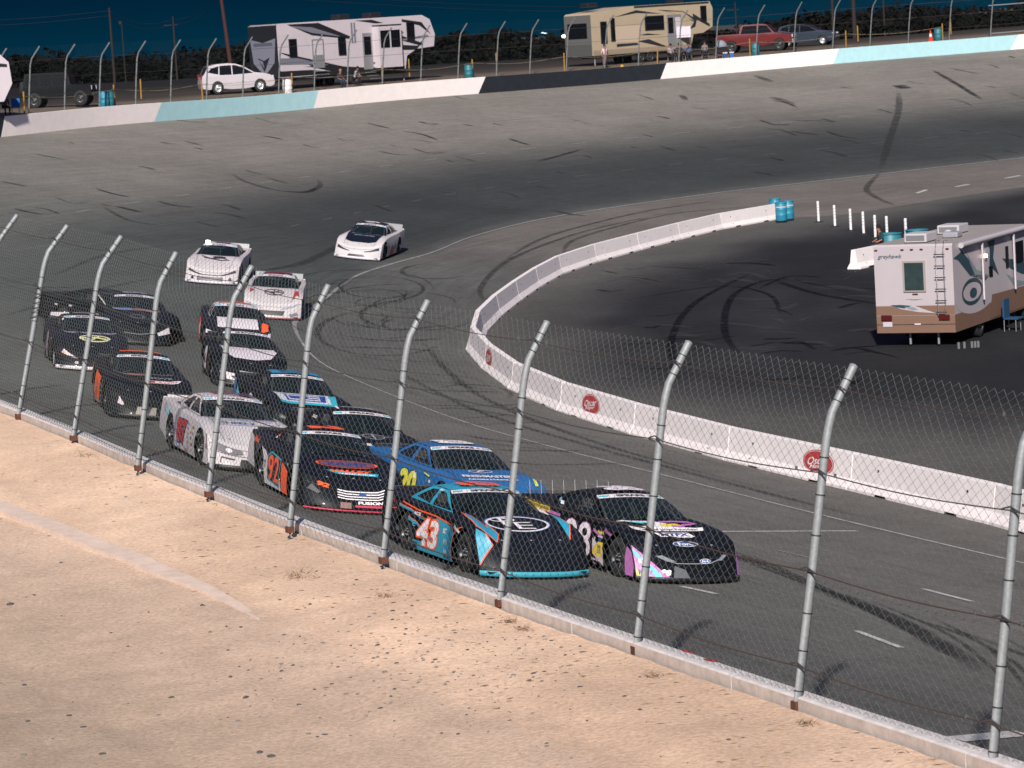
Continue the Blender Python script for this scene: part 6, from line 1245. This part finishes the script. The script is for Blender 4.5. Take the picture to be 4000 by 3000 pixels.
# ================================================================== motorhome in the infield
mw = mat('motorhome_white', '#aba2a6', .45, noise=.03, scale=2); mtan = mat('motorhome_tan', '#755a4b', .5, noise=.04, scale=2); mtrim = mat('motorhome_trim', '#8f8783', .5); mdg = mat('motorhome_swoosh', '#24404a', .5); mgr = mat('motorhome_grey_swoosh', '#7b8488', .5)
Zs = 124.0
rl = atz(3428, 1353, -0.0)   # below rear-left corner on the ground
base_l = atz(3432, 1352, 0); base_r = atz(3735, 1360, 0)
dv = Vector((base_r.x-base_l.x, base_r.y-base_l.y, 0)); print('motorhome rear', dv.length, base_l, proj(base_l))
mW = 2.5; mang = math.radians(63)                     # travel direction of the long side (pointing away to the right)
cenr = (base_l+base_r)/2; mh = thing('motorhome', 'white and tan motorhome parked on the dark infield, seen from its rear', 'motorhome', (cenr.x, cenr.y, 0), None, mang)
L, zb, zt = 9.2, .45, 3.22
# local: x forward (length), rear at x=0, visible right flank at y=-W/2
pr = [(0, zb), (0, zt-.06), (.06, zt), (7.2, zt), (7.9, zt-.25), (8.1, zt-.9), (7.6, 1.9), (8.6, 1.35), (9.2, 1.2), (9.2, zb)]
mb = MB(); v, f = subdiv(tess(pr), .5)
def flank(z, x): return mtan if z < 1.12 else mw
for s_ in (-1, 1):
    b0_ = len(mb.f); 
    for ff in f:
        cz = sum(v[i][1] for i in ff)/len(ff); mb.add([(v[i][0], s_*mW/2, v[i][1]) for i in ff], [list(range(len(ff)))], mtan if cz < 1.0 else mw)
for i in range(len(pr)):
    a, b = pr[i], pr[(i+1) % len(pr)]
    if i == 0: continue
    mb.add([(a[0], -mW/2, a[1]), (b[0], -mW/2, b[1]), (b[0], mW/2, b[1]), (a[0], mW/2, a[1])], [(0, 1, 2, 3)], mat('motorhome_roof', '#8f8884', .7) if i in (2, 3) else mw)
for z0, z1, m in [(zb, .70, mtan), (.72, 1.0, mtan), (1.0, 1.30, mtan), (1.30, zt-.06, mw)]: mb.add([(0, -mW/2, z0), (0, mW/2, z0), (0, mW/2, z1), (0, -mW/2, z1)], [(0, 1, 2, 3)], m)
mb.add([(.01, -mW/2, .70), (.01, mW/2, .70), (.01, mW/2, .72), (.01, -mW/2, .72)], [(0, 1, 2, 3)], dk)
def rear(pts, m, k=1): v, f = tess(pts); mb.add([(-.004-.003*k, -y, z) for y, z in v], f, m)      # y to the right as seen
def flk(pts, m, k=1): v, f = tess(pts); mb.add([(x, -mW/2-.004-.003*k, z) for x, z in v], f, m)
rear([(-.80, 1.33), (-.5, 1.34), (.0, 1.30), (.2, 1.22), (.65, 1.06), (.1, 1.10), (-.45, 1.20)], mw, 1); rear([(-.78, 1.33), (-.45, 1.335), (-.1, 1.30), (-.35, 1.22), (-.6, 1.26)], mdg, 2); rear([(-.35, 1.27), (-.05, 1.26), (.1, 1.18), (-.1, 1.16)], mgr, 3)
rear([(-.32, 1.51), (0, 1.475), (.28, 1.51), (0, 1.495)], dk)
v, f = fit(text2d('greyhawk', .01, .35), -.74, 2.84, .78, .17); mb.add([(-.008, -y, z) for y, z in v], f, mdg)
rear([(-1.25, .985), (1.25, .985), (1.25, 1.0), (-1.25, 1.0)], mtrim); 
flk([(.05, 2.75), (.5, 2.65), (1.6, 2.05), (3.0, 1.75), (3.4, 1.85), (2.2, 2.2), (.9, 2.9)], mdg, 1); flk([(1.2, 2.9), (2.2, 2.2), (3.6, 1.85), (2.0, 2.05)], mgr, 2); flk(ell(2.0, 1.45, 2.0, .60, 40), mw, 1); 
v_, f_ = ring(1.7, 1.55, 1.0, .42, .12); mb.add([(x, -mW/2-.016, z) for x, z in v_ if True], f_, mdg); flk(ell(1.8, 1.5, .35, .16, 20), mdg, 4)
flk([(3.3, 3.1), (3.6, 2.7), (3.5, 2.2), (4.4, 1.8), (3.9, 2.4), (4.2, 3.1)], mdg); flk([(4.8, 2.3), (6.5, 2.1), (8.0, 1.7), (8.2, 1.45), (6.8, 1.6), (5.6, 1.9)], mdg); flk([(5.2, 1.75), (6.2, 1.45), (7.6, 1.25), (6.0, 1.25)], mgr, 2)
flk([(3.6, 1.25), (9.0, 1.15), (9.1, .5), (3.4, .5)], mtan, 3)
mb.build('body', mh)
def rbox(nm, y, z, w, h, m, d=.04, par=None, bev=.01): q = MB(); q.box((-d/2, -y, z), (d, w, h), m); return q.build(nm, par or mh, bevel=bev)
wf = rbox('rear_window', .02, 2.22, .72, .98, mtrim, .04); q = MB(); q.box((-.045, -.02, 2.22), (.012, .60, .86), mat('curtained_glass', '#2c3a3c', .3, noise=.3, scale=4)); q.build('pane', wf)
for s_, y in ((-1, -.92), (1, .92)):
    rbox('tail_light', y, .93-(.0 if s_ < 0 else 0), .34, .17, mat('motorhome_tail_light', '#4a1414', .3), .05)
rbox('license_plate', -.90, .72, .3, .15, mat('plate', '#b4aeb8', .5), .02); rbox('reflector', .02, 1.66, .18, .05, mat('red_reflector', '#4a1a22', .4), .02)
for y in (-1.17, -.33, -.03, .28, 1.10): rbox('marker_light', y, 3.06, .10, .045, mat('red_reflector', '#4a1a22', .4), .03)
rbox('plate_lamp', .06, .72, .2, .05, mat('lamp_white', '#c4bcbc', .4), .03)
q = MB(); lm = mat('ladder_metal', '#8b878a', .4, .5)
for y in (.76, 1.0): q.tube([(-.10, -y, 1.0), (-.12, -y, 3.05), (-.02, -y, 3.3), (.3, -y, 3.3)], .015, lm, 6)
for k in range(6): q.tube([(-.12, -.70, 1.1+.36*k), (-.12, -1.04, 1.1+.36*k)], .018, mat('ladder_rung', '#3a3a40', .5), 6)
q.build('ladder', mh)
for x in (.9, 4.0):
    q = MB(); q.box((x, 0.05, zt+.16), (.95, .72, .28), mat('ac_shroud', '#aaa6aa', .6)); ac = q.build('air_conditioner', mh, bevel=.03); q = MB(); q.box((x-.48, .05, zt+.16), (.02, .58, .16), mat('ac_vent', '#6a6a6e', .7)); q.build('vent', ac)
q = MB(); q.lathe([(.12, 0), (.12, .15), (.10, .22), (0, .24)], mat('vent_white', '#a8a6aa', .6), (2.5, -.3, zt), n=12); q.build('roof_vent', mh)
q = MB(); q.box((2.3, -.5, zt+.1), (.5, .5, .18), mat('roof_hatch', '#8a8890', .6)); q.build('roof_hatch', mh, bevel=.04)
q = MB(); q.tube([(.6, -mW/2-.08, zt-.12), (7.4, -mW/2-.08, zt-.12)], .09, mat('awning_roll', '#a9a3a8', .6), 10); aw = q.build('awning', mh)
for x in (2.6, 5.8): q = MB(); q.box((x, -mW/2-.10, 2.15), (.07, .05, 1.9), mat('awning_arm', '#b9b2b8', .5)); q.build('awning_arm', aw)
for a in [(3.6, 2.0, .32, .34), (5.3, 2.3, .25, .7), (6.5, 2.35, 1.0, .7)]:
    q = MB(); q.box((a[0], -mW/2-.012, a[1]), (a[2], .03, a[3]), winm); q.build('window', mh)
q = MB(); q.box((3.0, -mW/2-.05, 2.55), (.16, .08, .10), mat('lit_porch_lamp', (1, .72, .48), emit=6)); q.build('porch_lamp', mh)
for x in (2.6, 7.4):
    for s_ in (-1, 1): wheel(mh, x, s_*(mW/2-.2), .40, .26, rim_d, s_, n=18)
q = MB(); q.box((4.5, 0, .5), (8.0, 1.2, .2), dk); q.build('chassis', mh)
q = MB(); [q.tube([(.3, y, .06), (.3, y, .5)], .04, met, 6) for y in (-.6, .3)]; q.build('tow_hitch', mh)
mh.scale = (1.04, 1.04, 1.01)
# chocks behind the motorhome, things beside it
q = MB(); c0 = atz(3745, 1362, 0)
for dx in (0, .18, .42, .52, .62): q.box((c0.x+dx, c0.y+.1*dx, .1), (.07, .07, .2), mat('chock', '#5a5e62', .8))
tag(q.build('wheel_chock'), 'small grey blocks on the ground behind the motorhome', 'chock')
b_ = mh.location+Vector((math.cos(mang)*4.4+math.sin(mang)*1.75, math.sin(mang)*4.4-math.cos(mang)*1.75, 0)); cb2 = mat('shaded_blue_fabric', '#0e3a5a', .8)  # darker blue carries the motorhome's shade in the fabric colour
ch = thing('camp_chair', 'blue folding chair in the shade beside the motorhome', 'chair', b_, None, rzf(-30))
q = MB(); q.box((.05, 0, .42), (.5, .52, .05), cb2); q.build('seat', ch); q = MB(); q.box((-.2, 0, .75), (.06, .5, .6), cb2); q.build('backrest', ch)
for a in (-.2, .2):
    for b in (-.22, .22): q = MB(); q.tube([(a, b, 0), (a, b, .42)], .015, met, 5); q.build('leg', ch)
# behind the motorhome: teal barrels, white block, person on the loose barrier
for px, py, lb in [(3480, 1000, 'teal barrel behind the motorhome, left of the white block'), (3585, 985, 'teal barrel behind the motorhome roof, right of the white block')]:
    barrel(atz(px, py, 0), teal, lb, 'teal barrels behind the motorhome', .5, 1.0)
person(atz(3448, 1030, 0), sit(.75, .05), ('#14323a', '#14181c', 0), 'person in dark teal clothes sitting behind the motorhome roof corner', rzf(200))
# ================================================================== stones and dry tufts on the sand
stm = [mat('stone_dark', (.07, .065, .06), .9), mat('stone_tan', (.30, .22, .15), .9), mat('stone_grey', (.16, .15, .14), .9)]
q = MB(); ico = [(0, 0, 1), (.89, 0, .45), (.28, .85, .45), (-.72, .53, .45), (-.72, -.53, .45), (.28, -.85, .45), (.72, .53, -.3), (-.28, .85, -.3), (-.89, 0, -.3), (-.28, -.85, -.3), (.72, -.53, -.3)]
icf = [(0, 1, 2), (0, 2, 3), (0, 3, 4), (0, 4, 5), (0, 5, 1), (1, 6, 2), (2, 6, 7), (2, 7, 3), (3, 7, 8), (3, 8, 4), (4, 8, 9), (4, 9, 5), (5, 9, 10), (5, 10, 1), (1, 10, 6)]
def stone(px, py, s_, m):
    p = hit(px, py, wmin=8, wmax=90); a = random.uniform(0, 6.3); ca, sa = math.cos(a), math.sin(a); k = random.uniform(.6, 1.5); h_ = random.uniform(.35, .7)
    q.add([(p.x+(x*ca*k-y*sa)*s_, p.y+(x*sa*k+y*ca)*s_, p.z+z*s_*h_) for x, y, z in ico], icf, m)
edge = lambda x: np.interp(x, [0, 600, 1082, 1490, 2000, 2452, 3274, 4000], [1590, 1850, 2050, 2190, 2380, 2540, 2810, 3050])
n = 0
while n < 620:
    if random.random() < .72: px, py = random.gauss(1750, 420), random.gauss(2560, 150)
    else: px, py = random.uniform(0, 3800), random.uniform(1700, 3000)
    if 0 < px < 4000 and edge(px)+25 < py < 3010: stone(px, py, random.choice((.012, .016, .02, .03)), random.choice(stm)); n += 1
for px, py, s_ in [(40, 2362, .07), (135, 2325, .03), (960, 2725, .06), (885, 2448, .03), (900, 2645, .035), (935, 2605, .03), (670, 2725, .05), (500, 2525, .03), (400, 2945, .05), (270, 2795, .045), (110, 2818, .04), (325, 2840, .04), (95, 2677, .035), (1270, 2870, .035), (1240, 2880, .03), (1725, 2864, .025), (1475, 2520, .03), (790, 2365, .04), (1015, 2940, .05), (1060, 2955, .05)]:
    stone(px, py, s_, stm[0])
tag(q.build('pebbles'), 'pebbles and small stones scattered on the sand', 'pebbles', kind='stuff')
q = MB(); gm = [mat('dry_grass', (.34, .22, .11), .95), mat('dry_grass_dark', (.15, .10, .06), .95)]
for c_ in [(1185, 2240, .5), (880, 1968, .35), (1140, 2255, .3), (1500, 2330, .3), (2560, 2640, .35), (3150, 2830, .3), (3560, 2925, .4), (1990, 2430, .25), (330, 1780, .3), (2050, 2460, .25), (3650, 2960, .3)]:
    for _ in range(50):
        p = hit(c_[0]+random.gauss(0, 70*c_[2]), c_[1]+random.gauss(0, 18*c_[2]), wmin=8, wmax=90); a = random.uniform(0, 6.3); l = random.uniform(.05, .14); d = Vector((math.cos(a), math.sin(a), random.uniform(.15, .8)))*l; w = Vector((-d.y, d.x, 0)).normalized()*.006
        q.add([p-w, p+w, p+d], [(0, 1, 2)], random.choice(gm))
for _ in range(260):                                              # thin dry flakes and twigs
    px = random.uniform(0, 3950); py = edge(px)+20+abs(random.gauss(0, 190)); 
    if py > 3000: continue
    p = hit(px, py, wmin=8, wmax=110); a = random.uniform(-.5, .5); l = random.uniform(.02, .08); d = Vector((math.cos(a), math.sin(a), 0))*l; w = Vector((-d.y, d.x, 0)).normalized()*random.uniform(.004, .012); z = Vector((0, 0, .006))
    q.add([p-d+z, p+w+z*2, p+d+z, p-w+z], [(0, 1, 2, 3)], random.choice(gm))
tag(q.build('dry_grass'), 'dry tufts of grass and debris along the foot of the wall', 'grass', kind='stuff')
# half-buried concrete curb line
q = MB(); cl = crs([hit(*c_, wmin=8, wmax=200) for c_ in [(-60, 1955), (0, 1981), (220, 2068), (450, 2160), (700, 2260), (904, 2352), (1060, 2440), (1150, 2492)]], 8); A = []
for i, p in enumerate(cl):
    t = cl[min(i+1, len(cl)-1)]-cl[max(i-1, 0)]; t.z = 0; t.normalize(); n_ = Vector((-t.y, t.x, 0)); k = 1-sm(.40, .95, i/len(cl)); w = .04+.34*k
    z = gz(p.x, p.y)[0]+.05*k-.015*(1-k)
    A.append([Vector((p.x, p.y, z-.12))-n_*w*.5, Vector((p.x, p.y, z))-n_*w*.5, Vector((p.x, p.y, z))+n_*w*.5, Vector((p.x, p.y, z-.12))+n_*w*.5])
q.grid(A, mat('dusty_curb', (.64, .50, .41), .9, noise=.15, scale=4), False); tag(q.build('half_buried_curb'), 'pale concrete curb strip half buried in the sand, crossing the lower left', 'curb')
